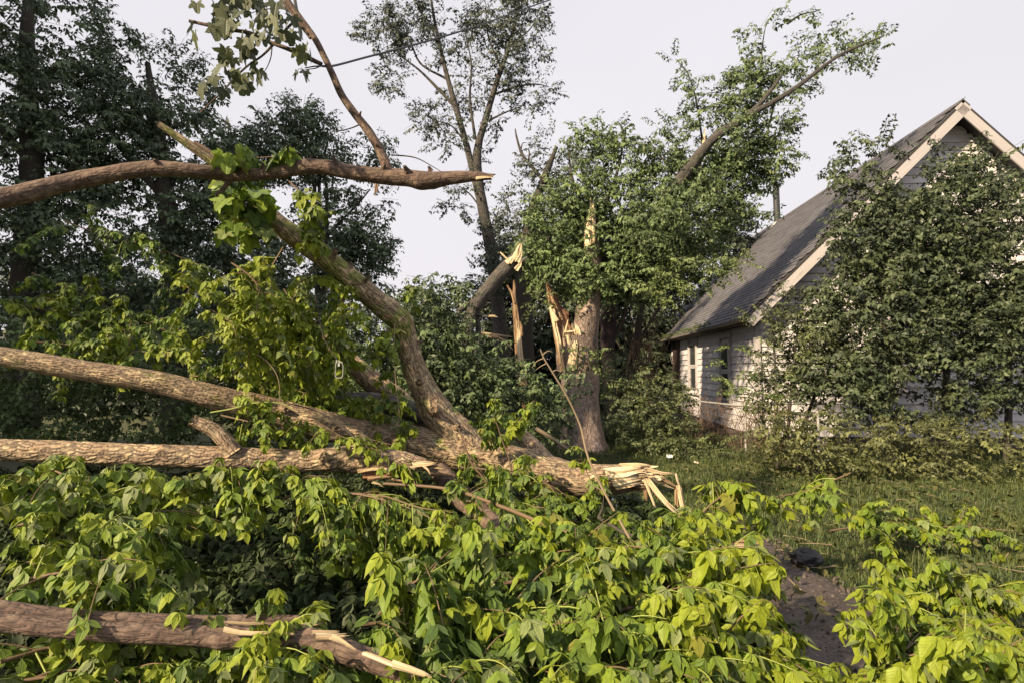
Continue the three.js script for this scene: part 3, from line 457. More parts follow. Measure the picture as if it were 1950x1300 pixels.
{ const d = 15.5, T = thing('dead_tree', 'short purple black trunk standing in the shade right of the broken trunk', 'tree trunk', P(1160, 790, d).setY(0)); limb(T, 'trunk', [[1168, 800], [1162, 720], [1158, 660], [1160, 600], [1170, 540], [1172, 480]], d, [34, 28, 26, 30, 24, 18], new THREE.MeshStandardMaterial({ color: new THREE.Color(0.035, 0.022, 0.028), roughness: 0.9 }), { amp: 0.12 }); limb(T, 'limb', [[1160, 660], [1185, 610], [1200, 560]], d, [12, 9, 6], M.darkBark); }
// grey green tree behind the broken trunk, with a bare snag
{
  const d = 17, T = thing('grey_green_tree', 'grey green tree behind the broken trunk with a bare snag on its left', 'tree', P(1040, 780, d).setY(0));
  limb(T, 'trunk', [[1004, 790], [1002, 700], [998, 610], [996, 520], [1010, 420], [1040, 330], [1060, 280]], d, [40, 34, 31, 29, 22, 14, 7], M.darkBark);
  limb(T, 'snag', [[1075, 400], [1045, 355], [1015, 320], [995, 295], [984, 262], [981, 245]], d, [12, 9, 7, 6, 4, 2], M.greyBark, { r: 8 }); limb(T, 'snag', [[1006, 308], [1008, 290], [1006, 284]], d, [4, 3, 2], M.greyBark, { r: 6 }); limb(T, 'snag', [[992, 285], [996, 272], [1003, 272]], d, [3, 2, 1], M.greyBark, { r: 6 });
  crownPart(T, 'crown', d, [[1060, 275, 40, 28, .8], [1050, 310, 60, 40, .9], [1040, 360, 60, 45, .9], [1000, 390, 40, 36, .7], [980, 440, 40, 40, .9], [975, 500, 40, 40, 1], [1010, 460, 50, 50, 1], [930, 520, 40, 36, .8], [910, 500, 20, 20, .5], [1095, 330, 40, 40, .8]], { seed: 51, dens: 62, gap: 0.40, c0: GREY0, c1: GREY1, sprigs: NARROW, size: 1.1 });
}
// ---- the broken standing trunk
{
  const d = 13.3, T = thing('broken_tree', 'thick broken tree trunk with a torn left fork and leafy crown above it', 'tree', P(1108, 848, d).setY(0));
  const stain = (t, th, p) => { const y = p.y, n = fbm(p.x * 2.2, y * 0.55, 3), k = fbm(p.x * 6, y * 1.2, 9), dk = sm(clamp((fbm(p.x * 3.4 + 2, y * 0.8 + 5, 2) - 0.5) * 6)), lt = sm(clamp((n - 0.5) * 6)); const a = lerp(0.85, 1.45, lt) * lerp(1, 0.5, dk) * (0.85 + 0.3 * k); return [a, a * 0.97, a * 0.96]; };
  const flare = (t, th) => 0.10 * Math.pow(clamp(1 - t * 4), 2) * (0.5 + Math.sin(th * 5)) + 0.03 * Math.sin(th * 3 + t * 3);
  limb(T, 'trunk', [[1111, 862], [1110, 840], [1107, 800], [1104, 760], [1103, 710], [1102, 670], [1100, 640]], d, [102, 84, 74, 72, 72, 74, 74], M.stumpBark, { step: 0.04, r: 56, amp: 0.045, color: stain, flute: flare, open: true, knots: [[0.42, 1.2, 0.02, 0.1], [0.35, 2.2, 0.03, 0.13]] });
  limb(T, 'fork', [[1109, 690], [1112, 650], [1118, 605], [1122, 565], [1125, 500], [1126, 430]], d, [50, 54, 47, 44, 38, 28], M.stumpBark, { step: 0.04, r: 40, amp: 0.04, color: stain, jag: 0.5, knots: [[0.35, 3.5, 0.03, 0.08]] });
  limb(T, 'fork', [[1088, 705], [1086, 680], [1082, 650]], d, [52, 54, 44], M.stumpBark, { step: 0.04, r: 40, amp: 0.05, color: stain, jag: 0.5, open: true });
  part('torn_wood', tornFace(P(1092, 652, d - 0.15), V(-0.25, 0.85, 0.6), px(22, d), 0.34, 4), M.paleWood, T);
  const F0 = V(0.25, 0.1, 1);
  part('shard', strip(line([[1090, 690], [1084, 655], [1074, 620], [1062, 590], [1053, 568], [1047, 550], [1043, 540]], d - 0.10), px(22, d), px(2.5, d), 0.16, 8, F0), M.rotWood, T, 'dark rotten heart of the standing shard');
  part('shard', shard(line([[1073, 715], [1066, 660], [1058, 620], [1051, 585], [1045, 555], [1041, 534]], d - 0.16), px(6, d), px(1.4, d), 0.12, 7, F0), M.tanWood, T);
  part('shard', shard(line([[1070, 610], [1060, 588], [1052, 566], [1044, 545]], d - 0.24), px(4, d), px(1.5, d), 0.05, 9, F0), M.tanWood, T);
  const r = mulberry(8);
  for (let i = 0; i < 34; i++) { const x = 1062 + r() * 46, y = 660 - (1108 - x) * 0.30 - r() * 16, l = 10 + r() * 24; part('splinter', strip([P(x, y + 16, d - 0.32 + r() * 0.2), P(x - 3 + (r() - 0.6) * 16, y - l * 0.7, d - 0.36 + r() * 0.35)], px(0.8 + r() * 2.2, d), px(0.4, d), 0.014, 20 + i, F0), r() < 0.7 ? M.paleWood : M.tanWood, T); }
  part('splinter', shard(line([[1050, 582], [1057, 620], [1066, 660], [1074, 712]], d - 0.34), px(5, d), px(3.5, d), 0.05, 61, F0), M.paleWood, T); part('splinter', shard(line([[1060, 612], [1053, 596], [1049, 586]], d - 0.36), px(5, d), px(3, d), 0.06, 62, F0), M.paleWood, T);
  part('splinter', shard(line([[1088, 705], [1093, 675], [1098, 648]], d - 0.44), px(11, d), px(9, d), 0.04, 63, F0), M.paleWood, T); part('splinter', strip(line([[1076, 634], [1082, 608]], d - 0.42), px(2, d), px(1.4, d), 0.02, 64), M.paleWood, T); part('splinter', strip(line([[1074, 633], [1094, 630]], d - 0.44), px(1.6, d), px(1.4, d), 0.02, 65), M.paleWood, T);
  part('torn_wood', shard(line([[1124, 470], [1125, 430], [1127, 400], [1126, 375]], d - 0.35), px(11, d), px(4, d), 0.10, 71), M.paleWood, T, 'pale torn top of the fork among the leaves');
  for (const [pts, w] of [[[[1126, 470], [1110, 400], [1090, 340], [1080, 270]], 12], [[[1128, 480], [1150, 400], [1175, 330], [1190, 260]], 12], [[[1122, 540], [1080, 490], [1040, 450], [1010, 420]], 10], [[[1128, 510], [1170, 470], [1220, 430]], 10]]) limb(T, 'limb', pts, d, pts.map((_, i) => lerp(w, 2.5, i / (pts.length - 1))), M.greyBark, { r: 10 });
  crownPart(T, 'crown', d, [[1115, 255, 24, 24, .8], [1155, 262, 34, 30, .9], [1190, 260, 18, 34, .9], [1120, 300, 40, 36, .7], [1185, 310, 50, 40, .8], [1110, 365, 60, 40, 1.1], [1170, 380, 60, 45, 1.1], [1060, 400, 46, 46, 1], [1040, 450, 50, 46, 1.1], [1100, 440, 60, 50, 1.2, .3], [1170, 450, 70, 50, 1.2], [1060, 510, 56, 46, 1.2], [1130, 515, 60, 40, 1.3], [1160, 510, 50, 50, 1.2], [1090, 548, 26, 22, 1.1], [1215, 500, 50, 50, 1], [1230, 420, 46, 46, .9], [1135, 552, 32, 22, 1.2, -.5], [1110, 505, 40, 40, 1.1, -.8], [1195, 560, 30, 30, .8]], { seed: 61, dens: 120, gap: 0.36, c0: MID0, c1: MID1, size: 0.95, gapf: 1.6 });
  crownPart(T, 'shoot', d, [[1114, 664, 15, 12, 1.2, -.55], [1132, 672, 14, 16, 1, -.5], [1022, 566, 22, 16, .8, -.3], [1150, 690, 12, 10, .8, -.5]], { seed: 62, dens: 110, gap: 0.25, c0: LITE0, c1: LITE1, size: 0.9 });
}
// leaning broken limb over the house
{
  const d = 13, T = thing('leaning_limb', 'long leaning broken limb reaching up to the right above the house roof', 'limb', P(1190, 560, d).setY(0));
  T.position.copy(P(1190, 560, d));
  limb(T, 'limb', [[1186, 570, 13.8], [1215, 490, 13.6], [1245, 420, 13.3], [1280, 365, 12.9], [1318, 315, 12.6], [1340, 285, 12.5], [1362, 262, 12.4], [1400, 238, 12.3], [1440, 212, 12.3], [1480, 190, 12.3], [1525, 160, 12.3], [1600, 105, 12.3], [1680, 70, 12.3]], d - 0.7, [26, 27, 27, 26, 24, 21, 16, 13, 11, 9.5, 8, 6, 3], M.greyBark, { amp: 0.07, r: 18 });
  limb(T, 'limb', [[1362, 262], [1365, 255], [1410, 230], [1440, 205], [1470, 170], [1490, 140]], d - 0.6, [14, 15, 12, 9, 7, 4], M.greyBark, { r: 10 });
  for (const [pts, w] of [[[[1340, 285], [1334, 240], [1326, 190], [1310, 140], [1290, 115]], 5], [[[1330, 190], [1350, 177], [1378, 178]], 1.5], [[[1452, 205], [1450, 150], [1452, 90], [1460, 40]], 5], [[[1475, 195], [1466, 235], [1458, 275]], 5], [[[1300, 345], [1390, 310], [1460, 290], [1500, 285], [1525, 292]], 6], [[[1355, 385], [1370, 350], [1410, 330], [1440, 322]], 6], [[[1300, 350], [1260, 300], [1230, 260]], 5], [[[1500, 45], [1525, 28], [1560, 20]], 5]]) limb(T, 'twig', pts, d, pts.map((_, i) => lerp(w, 1.5, i / (pts.length - 1))), M.greyBark, { r: 7 });
  part('torn_wood', shard(line([[1339, 290], [1341, 262], [1341, 245]], d - 0.2), px(4.5, d), px(1, d), 0.05, 81), M.paleWood, T); part('torn_wood', shard(line([[1328, 335], [1333, 312], [1336, 300]], d - 0.25), px(4, d), px(2, d), 0.05, 82), M.paleWood, T);
  crownPart(T, 'crown', d, [[1290, 118, 10, 14, 1], [1302, 150, 12, 16, 1], [1318, 178, 16, 18, .9], [1335, 155, 12, 8, .9], [1325, 215, 16, 20, .9], [1290, 235, 26, 16, .9], [1260, 245, 26, 14, .8], [1300, 275, 50, 28, .9], [1250, 290, 46, 36, .8], [1340, 300, 50, 30, .8], [1400, 205, 44, 22, 1], [1370, 215, 22, 16, .8], [1430, 165, 40, 36, 1.1], [1410, 120, 20, 22, .8], [1450, 130, 22, 30, .9], [1445, 65, 20, 14, .9], [1462, 20, 14, 22, .9], [1490, 40, 24, 26, .9], [1465, 60, 14, 12, .8], [1480, 155, 36, 22, .9], [1512, 150, 14, 22, .8], [1390, 270, 40, 26, .7], [1440, 250, 30, 28, .7], [1470, 220, 20, 20, .7], [1420, 300, 50, 26, .9], [1480, 300, 30, 18, .8], [1290, 340, 50, 40, 1], [1370, 340, 56, 36, .9], [1440, 335, 30, 34, .8], [1430, 375, 30, 20, .8], [1330, 390, 60, 40, 1], [1260, 390, 50, 46, 1.1], [1250, 450, 60, 44, 1.1], [1320, 440, 60, 36, 1], [1390, 400, 36, 24, .7], [1420, 170, 44, 34, 1], [1475, 235, 40, 34, 1], [1400, 290, 50, 36, 1], [1450, 320, 44, 34, 1], [1395, 345, 44, 30, 1], [1420, 400, 36, 24, .9], [1360, 235, 40, 26, .9], [1495, 110, 24, 30, .8], [1540, 135, 40, 26, .9], [1600, 100, 44, 30, .9], [1570, 60, 30, 24, .7], [1660, 80, 36, 26, .8], [1290, 390, 40, 30, 1, -1.0], [1330, 345, 36, 24, .9, -1.0], [1240, 430, 40, 34, 1, -.8], [1380, 265, 30, 12, .6, -1], [1440, 205, 30, 14, .6, -1], [1500, 175, 26, 14, .6, -1], [1410, 235, 20, 10, .5, -1], [1280, 500, 56, 40, 1], [1220, 530, 40, 40, 1], [1340, 490, 50, 26, .8]], { seed: 71, dens: 135, gap: 0.40, c0: MID0, c1: [0.10, 0.14, 0.055], size: 0.9, gapf: 1.9 });
  crownPart(T, 'spray', d, [[1300, 505, 50, 22, .8, -.5], [1350, 505, 50, 20, .7, -.5], [1400, 495, 34, 16, .6, -.5], [1330, 530, 40, 16, .6, -.5], [1265, 545, 36, 24, .8, -.5]], { seed: 72, dens: 150, gap: 0.36, c0: LITE0, c1: LITE1, size: 0.8 });
}
// snapped limb hanging in the middle
{
  const d = 11, T = thing('snapped_limb', 'grey snapped limb with a pale torn top leaning over the fallen crown', 'limb', P(930, 600, d));
  limb(T, 'limb', [[884, 640], [893, 610], [903, 585], [922, 560], [945, 532], [966, 510], [986, 492]], d, [22, 25, 30, 29, 27, 29, 30], M.greyBark, { step: 0.04, r: 26, amp: 0.06, jag: 0.10, knots: [[0.2, 2, 0.03, 0.05]] });
  limb(T, 'limb', [[908, 578], [892, 580], [878, 590], [868, 615]], d - 0.05, [18, 15, 13, 8], M.greyBark, { r: 14 }); limb(T, 'limb', [[905, 585], [898, 605], [894, 635], [882, 660]], d - 0.1, [20, 15, 13, 9], M.greyBark, { r: 14 });
  limb(T, 'limb', [[905, 598], [918, 602], [932, 603]], d - 0.05, [9, 7, 5], M.greyBark, { r: 10 }); limb(T, 'limb', [[905, 590], [912, 640], [900, 690]], d, [12, 9, 6], M.greyBark, { r: 10 });
  part('torn_wood', tornFace(P(987, 490, d), V(0.75, 0.62, 0.2), px(14, d), 0.14, 14), M.paleWood, T);
  const S = [[[964, 502], [974, 492], [988, 484]], [[978, 495], [984, 480], [988, 464]], [[984, 500], [991, 485], [993, 470]], [[982, 515], [990, 505], [994, 488]], [[974, 500], [962, 490], [952, 480]], [[988, 478], [991, 468], [992, 462]], [[970, 500], [982, 489], [990, 486]]];
  S.forEach((s, i) => part('splinter', shard(line(s, d - 0.16), px(i === 4 ? 1.4 : 5.5, d), px(1.8, d), 0.022, 100 + i), M.paleWood, T));
  part('splinter', shard(line([[930, 603], [940, 602], [948, 604]], d - 0.1), px(2.5, d), px(2.5, d), 0.02, 108), M.paleWood, T);
}
// splintered pale stump
{
  const d = 12, T = thing('splintered_stump', 'tall thin pale splintered stump standing left of the thick broken trunk', 'stump', P(992, 800, d).setY(0));
  part('stump', shard(line([[1000, 800], [997, 745], [991, 700], [986, 640], [981, 590], [979, 568]], d), px(11, d), px(5, d), 0.10, 121, V(0, 0.2, 1)), M.tanWood, T);
  part('shard', shard(line([[993, 722], [990, 680], [988, 640], [983, 610]], d - 0.12), px(7, d), px(3, d), 0.03, 122), M.paleWood, T);
  part('shard', shard(line([[984, 600], [979, 570], [979, 545], [978, 533]], d - 0.02), px(4, d), px(1.5, d), 0.03, 123), M.tanWood, T); part('shard', shard(line([[980, 578], [975, 560], [965, 543]], d - 0.04), px(3, d), px(1.6, d), 0.03, 124), M.tanWood, T);
  part('shard', shard(line([[992, 640], [993, 625], [990, 612]], d - 0.1), px(4, d), px(2, d), 0.03, 125), M.tanWood, T);
  const B = thing('split_strips', 'bundle of pale split wood strips sticking out sideways beside the thin stump', 'split wood', P(945, 640, d - 0.5));
  [[[911, 633], [945, 637], [975, 641]], [[912, 636], [950, 645], [977, 655]], [[911, 639], [945, 641], [972, 652]], [[935, 639], [962, 640], [980, 642]], [[952, 648], [968, 656], [978, 668]]].forEach((s, i) => part('strip', shard(line(s, d - 0.5 + i * 0.03), px(2.2, d), px(0.9, d), 0.015, 131 + i), i % 2 ? M.tanWood : M.paleWood, B));
}
// ---- fallen crown in the middle, and its leaves down to the lawn
{
  const d = 9.5, T = thing('fallen_tree', 'dark leafy crown of a fallen tree heaped behind the bent limb', 'fallen tree', P(860, 800, d).setY(0));
  for (const [pts, w] of [[[[1040, 830], [960, 760], [880, 690], [820, 610], [800, 560]], 20], [[[960, 760], [900, 740], [820, 720]], 12], [[[900, 700], [940, 680], [1000, 700]], 8], [[[850, 640], [790, 620], [740, 640]], 9]]) limb(T, 'limb', pts, d + 0.6, pts.map((_, i) => lerp(w, 3, i / (pts.length - 1))), M.greyBark, { r: 10 });
  crownPart(T, 'foliage', d, [[790, 560, 30, 34, 1], [840, 545, 40, 28, 1], [800, 600, 60, 46, 1], [860, 590, 30, 46, .9], [780, 660, 80, 50, 1], [850, 650, 50, 60, 1], [900, 700, 60, 50, 1], [840, 720, 80, 50, 1], [930, 740, 60, 60, 1.1], [980, 760, 60, 50, 1.1], [1030, 780, 50, 50, 1.1], [870, 780, 110, 40, 1.1], [700, 640, 70, 60, .9], [690, 580, 50, 30, .6], [960, 690, 36, 30, .7], [1050, 740, 36, 40, .8]], { seed: 81, dens: 115, gap: 0.33, c0: [0.036, 0.058, 0.024], c1: [0.085, 0.125, 0.044], size: 0.85, droop: 0.55, gapf: 1.8 });
  const T2 = thing('fallen_tree', 'shaded leafy heap of a fallen crown at the left behind the hanging bright leaves', 'fallen tree', P(520, 800, 8.6).setY(0));
  limb(T2, 'limb', [[720, 800], [600, 720], [500, 660], [440, 620]], 8.9, [16, 12, 8, 3], M.greyBark, { r: 8 }); limb(T2, 'limb', [[600, 720], [560, 640], [540, 590]], 8.9, [9, 6, 3], M.greyBark, { r: 8 });
  crownPart(T2, 'foliage', 8.6, [[480, 610, 70, 36, 1], [560, 620, 60, 46, 1], [480, 680, 90, 50, 1.1], [600, 690, 80, 60, 1.1], [660, 740, 80, 50, 1], [540, 750, 100, 50, 1.1], [420, 740, 90, 60, 1], [300, 660, 120, 70, 1], [150, 680, 140, 80, 1], [0, 690, 150, 90, 1], [400, 800, 90, 30, 1.1], [260, 800, 100, 34, 1.1], [110, 800, 100, 34, 1.1], [-40, 790, 100, 40, 1], [520, 810, 60, 24, 1], [620, 800, 60, 26, 1], [730, 700, 40, 50, .9]], { seed: 91, dens: 90, gap: 0.33, c0: [0.05, 0.078, 0.026], c1: [0.115, 0.165, 0.05], size: 0.85, droop: 0.5 });
}
// ---- shrubs along the house
function shrub(label, d, cl, o, stems) { const T = thing('shrub', label, 'shrub', P(cl[0][0], 830, d).setY(0)), r = mulberry(o.seed + 1); for (const [x0, y0, x1, y1, w] of stems) limb(T, 'stem', [[x0, y0], [lerp(x0, x1, 0.5) + (r() - 0.5) * 14, lerp(y0, y1, 0.5)], [x1, y1]], d, [w, w * 0.7, w * 0.4], M.darkBark, { r: 7 }); crownPart(T, 'foliage', d, cl, { dens: 95, gap: 0.34, c0: MID0, c1: MID1, size: 0.8, ...o }); return T; }
shrub('large green shrub at the near corner of the fence right of the broken trunk', 12.6, [[1240, 745, 50, 40, 1], [1265, 775, 50, 50, 1.1], [1225, 800, 56, 46, 1.1], [1275, 825, 44, 36, 1], [1200, 760, 34, 36, .8], [1250, 710, 26, 24, .7]], { seed: 101, c0: [0.036, 0.052, 0.02], c1: [0.085, 0.105, 0.036], droop: 0.4 }, [[1240, 850, 1240, 730, 5], [1255, 850, 1285, 760, 4], [1230, 850, 1200, 750, 4]]);
shrub('low dark undergrowth between the broken trunk and the green shrub', 14.5, [[1175, 730, 36, 30, .9], [1180, 790, 40, 40, 1], [1160, 820, 34, 26, .9], [1200, 700, 30, 22, .7], [1150, 760, 20, 30, .7]], { seed: 111, c0: DARK0, c1: MID1 }, [[1180, 840, 1180, 740, 4], [1165, 840, 1150, 770, 4]]);
shrub('dark viny shrub covering the near corner of the house', 11.2, [[1452, 596, 26, 24, .9], [1478, 566, 30, 22, 1], [1505, 600, 42, 46, 1], [1490, 690, 46, 56, .9], [1530, 640, 60, 90, 1], [1475, 720, 30, 36, .8], [1575, 590, 46, 50, 1], [1600, 660, 80, 90, 1], [1500, 740, 50, 36, .9]], { seed: 121, c0: [0.028, 0.036, 0.018], c1: [0.080, 0.10, 0.034], gap: 0.40 }, [[1480, 840, 1470, 600, 7], [1500, 840, 1520, 620, 7], [1520, 840, 1600, 600, 8]]);
shrub('tall dark shrub before the white gable', 10.6, [[1660, 440, 60, 80, 1], [1720, 480, 90, 110, 1.1], [1680, 600, 110, 110, 1.1], [1800, 420, 90, 120, 1], [1820, 580, 120, 110, 1.1], [1920, 480, 90, 150, 1], [1930, 640, 90, 120, 1.1], [1760, 720, 140, 80, 1.1], [1660, 320, 60, 60, .9], [1760, 330, 60, 60, .8], [1600, 740, 60, 60, 1], [1880, 330, 50, 50, .7]], { seed: 131, dens: 140, c0: [0.026, 0.040, 0.020], c1: [0.062, 0.084, 0.034], gap: 0.36, size: 0.95 }, [[1700, 880, 1680, 480, 16], [1800, 880, 1810, 420, 16], [1920, 880, 1920, 480, 14]]);
shrub('yellowish vine shrub spilling over the fence at the right', 9.6, [[1470, 820, 36, 50, 1], [1500, 860, 40, 50, 1], [1460, 790, 24, 20, .8], [1540, 830, 60, 60, 1], [1620, 840, 80, 60, 1], [1510, 800, 30, 26, .9], [1740, 850, 90, 60, 1], [1860, 850, 100, 70, 1]], { seed: 141, c0: [0.055, 0.062, 0.024], c1: [0.11, 0.12, 0.036], droop: 0.5, size: 0.75 }, [[1480, 890, 1470, 790, 4], [1520, 890, 1540, 800, 4], [1620, 900, 1620, 800, 5]]);
shrub('pale green leafy branch hanging across the second house window', 10.4, [[1405, 730, 26, 14, 1.1], [1430, 745, 30, 18, 1], [1390, 715, 14, 10, .9], [1460, 755, 26, 14, .8], [1370, 690, 12, 16, .7], [1395, 655, 18, 10, .7]], { seed: 151, c0: LITE0, c1: LITE1, size: 0.62, gap: 0.28, dens: 120 }, [[1500, 840, 1470, 760, 3], [1500, 765, 1400, 740, 3], [1440, 745, 1385, 660, 2]]);
shrub('low weeds and brambles along the foot of the fence', 11.6, [[1300, 850, 40, 16, 1], [1350, 858, 50, 16, 1], [1400, 868, 44, 18, 1], [1245, 848, 50, 14, .9], [1440, 880, 30, 20, 1], [1350, 838, 40, 16, .8]], { seed: 181, c0: [0.045, 0.062, 0.022], c1: [0.10, 0.125, 0.04], size: 0.6, dens: 120 }, [[1300, 868, 1300, 845, 3], [1400, 880, 1395, 855, 3]]);
// bare brown thicket beside the house
{
  const d = 16, T = thing('bare_thicket', 'bare brown thicket of thin stems at the far end of the house', 'thicket', P(1215, 760, d).setY(0)), r = mulberry(160);
  for (let i = 0; i < 46; i++) { const x = 1190 + r() * 54, y1 = 560 + r() * 130, b = (r() - 0.5) * 110; part('stem', stemGeo(line([[x, 770], [x + b * 0.1 + (r() - 0.5) * 12, 700], [x + b * 0.5 + (r() - 0.5) * 22, 650], [x + b, y1]], d + (r() - 0.5) * 0.7), 0.013 * (0.5 + r()), 0.004, 5), i % 3 ? M.twigBrown : M.twigGrey, T); }
  limb(T, 'stem', [[1218, 780], [1212, 700], [1215, 630], [1226, 560], [1232, 500]], d, [18, 16, 13, 9, 5], M.darkBark); limb(T, 'stem', [[1214, 660], [1240, 610], [1275, 560]], d, [8, 6, 3], M.darkBark);
}
// dead vines on the fence
{
  const T = thing('dead_vine', 'tangle of dead brown vines hanging on the chain-link fence', 'vine', V(4.7, 0, -13.5)), r = mulberry(170), G = [];
  for (let i = 0; i < 260; i++) { const t = Math.pow(r(), 0.8), z = lerp(-16.2, -10.2, t), x = 4.45 + 0.35 * clamp((z + 16.2) / 4) - 0.04, y = 0.2 + r() * 0.95, pts = []; let p = V(x + (r() - 0.5) * 0.12, y, z), a = r() * 6.28; for (let k = 0; k < 5; k++) { pts.push(p.clone()); a += (r() - 0.5) * 1.6; p.add(V((r() - 0.5) * 0.16, Math.sin(a) * 0.16 - 0.06, Math.cos(a) * 0.22)); p.y = Math.max(0.02, p.y); } G.push(stemGeo(pts, 0.005 + r() * 0.005, 0.002, 4, 8)); }
  part('vine', G, new THREE.MeshStandardMaterial({ color: new THREE.Color(0.12, 0.075, 0.05), roughness: 0.9 }), T).userData.kind = 'stuff';
}

// ------------------------------------------------------------------ the fallen tree and broken branches in front
const PH = (px, py, h) => { const X = px - 975, Y = 650 - py, dy = (Y * cp + FOCAL * sp), s = (h - EYE.y) / dy; return V(X * s, h, -(FOCAL * cp - Y * sp) * s); };
const moss = (k, seed) => (t, th, p) => { const m = sm(clamp((fbm(p.x * 4 + seed, p.y * 5, p.z * 5) - 0.55 + k) * 7)), l = sm(clamp((fbm(p.x * 11 + 4, p.y * 11 + seed, p.z * 11) - 0.585) * 12)); return [lerp(lerp(1, 0.75, m), 1.7, l), lerp(lerp(1, 1.05, m), 1.75, l), lerp(lerp(1, 0.45, m), 1.6, l)]; };
// leaves set on a thing: the nearest 300 as parts of their own, the rest together
function setLeaves(T, list, kinds, mats) {
  const m = new THREE.Matrix4(), q = new THREE.Quaternion(), far = kinds.map(() => []);
  const inView = p => { const d = -p.z; if (d < 0.3) return 0; const x = p.x / d * FOCAL; return Math.abs(x) < 1000 ? 1 : 0; };
  list.forEach(l => { l.near = (inView(l.p) ? 0 : 100) + l.p.distanceTo(EYE); }); list.sort((a, b) => a.near - b.near);
  list.forEach((l, i) => {
    q.setFromEuler(l.e);
    if (i < 300 && l.near < 50) { const k = new THREE.Mesh(kinds[l.k % kinds.length], mats[Math.min(mats.length - 1, l.m)]); k.name = 'leaf'; k.position.copy(l.p).sub(T.position); k.quaternion.copy(q); k.scale.setScalar(l.s); k.castShadow = k.receiveShadow = true; T.add(k); }
    else far[l.k % kinds.length].push(l);
  });
  far.forEach((L, g) => { if (!L.length) return; const im = new THREE.InstancedMesh(kinds[g], M.instLeaf, L.length); L.forEach((l, i) => { q.setFromEuler(l.e); m.compose(l.p.clone().sub(T.position), q, V(l.s, l.s, l.s)); im.setMatrixAt(i, m); im.setColorAt(i, mats[Math.min(mats.length - 1, l.m)].color); }); im.name = 'leaf'; im.userData.kind = 'stuff'; im.castShadow = im.receiveShadow = true; T.add(im); });
}
function twigsAndLeaves(T, curve, o, list) {
  const r = o.rng, nt = o.twigs ?? 10;
  for (let i = 0; i < nt; i++) {
    const t = lerp(o.t0 ?? 0.1, 1, (i + r()) / nt), b = curve.getPointAt(clamp(t)), tan = curve.getTangentAt(clamp(t)), L = (o.tl ?? 0.5) * (0.5 + r() * 0.9) * (1.1 - 0.4 * t);
    const d = V(r() - 0.5, (r() - 0.5) * 0.8 + (o.lift ?? 0.15), r() - 0.5 + (o.toward ?? 0.12)).normalize().multiplyScalar(0.8).addScaledVector(tan, 0.45).normalize();
    const dr = (o.droop ?? 0.35) * (0.5 + r()), floor = p => { p.y = Math.max(0.06, p.y); return p; };
    const pts = [b, b.clone().addScaledVector(d, L * 0.35).add(V(0, -dr * L * 0.06, 0)), b.clone().addScaledVector(d, L * 0.7).add(V(0, -dr * L * 0.32, 0)), b.clone().addScaledVector(d, L).add(V(0, -dr * L * 0.8, 0))].map(floor);
    const c = new THREE.CatmullRomCurve3(pts, false, 'centripetal'); part('twig', stemGeo(c, (o.tr ?? 0.005) * (0.7 + r() * 0.5), 0.0016, 5, 8), r() < (o.green ?? 0.5) ? M.twigGreen : M.twigBrown, T);
    const nn = Math.max(2, Math.round(L / (o.gapL ?? 0.058))), tone = Math.floor(r() * 3.2);
    for (let k = 0; k <= nn; k++) {
      const u = lerp(0.18, 1, k / nn), p = c.getPointAt(u), tg = c.getTangentAt(u), base = Math.atan2(tg.x, tg.z), tipL = k >= nn - 1;
      for (const s of tipL ? [0, -1, 1] : [-1, 1]) {
        if (r() < 0.10) continue;
        const yaw = base + s * (1.1 + r() * 0.7) + (r() - 0.5) * 0.6;
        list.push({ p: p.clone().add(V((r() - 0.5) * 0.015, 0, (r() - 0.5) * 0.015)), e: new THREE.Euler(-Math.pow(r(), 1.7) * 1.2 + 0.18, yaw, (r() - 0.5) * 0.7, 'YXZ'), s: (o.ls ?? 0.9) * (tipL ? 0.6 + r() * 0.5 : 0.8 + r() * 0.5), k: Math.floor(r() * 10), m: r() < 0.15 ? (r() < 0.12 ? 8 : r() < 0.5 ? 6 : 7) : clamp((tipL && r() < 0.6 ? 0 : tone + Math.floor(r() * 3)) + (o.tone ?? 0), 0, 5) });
      }
    }
  }
}
let branchSeed = 300;
function branch(name, label, cat, pts, o = {}) {
  const rng = mulberry(branchSeed++), T = thing(name, label, cat, pts[0].clone()), list = [];
  const curve = new THREE.CatmullRomCurve3(pts, false, 'centripetal'); o = { rng, ...o };
  if (o.r0 !== 0) { if ((o.r0 ?? 0.01) > 0.02) part('stem', limbGeo(pts, pts.map((_, i) => lerp(o.r0, o.r1 ?? o.r0 * 0.4, i / (pts.length - 1))), { step: 0.03, r: 16, amp: 0.06, seed: branchSeed }), M.redBark, T); else part('stem', stemGeo(curve, o.r0 ?? 0.010, o.r1 ?? 0.003, 7, 26), o.stem ?? M.twigBrown, T); }
  twigsAndLeaves(T, curve, o, list); setLeaves(T, list, o.kinds ?? ELDER, o.mats ?? LEAF);
  return T;
}
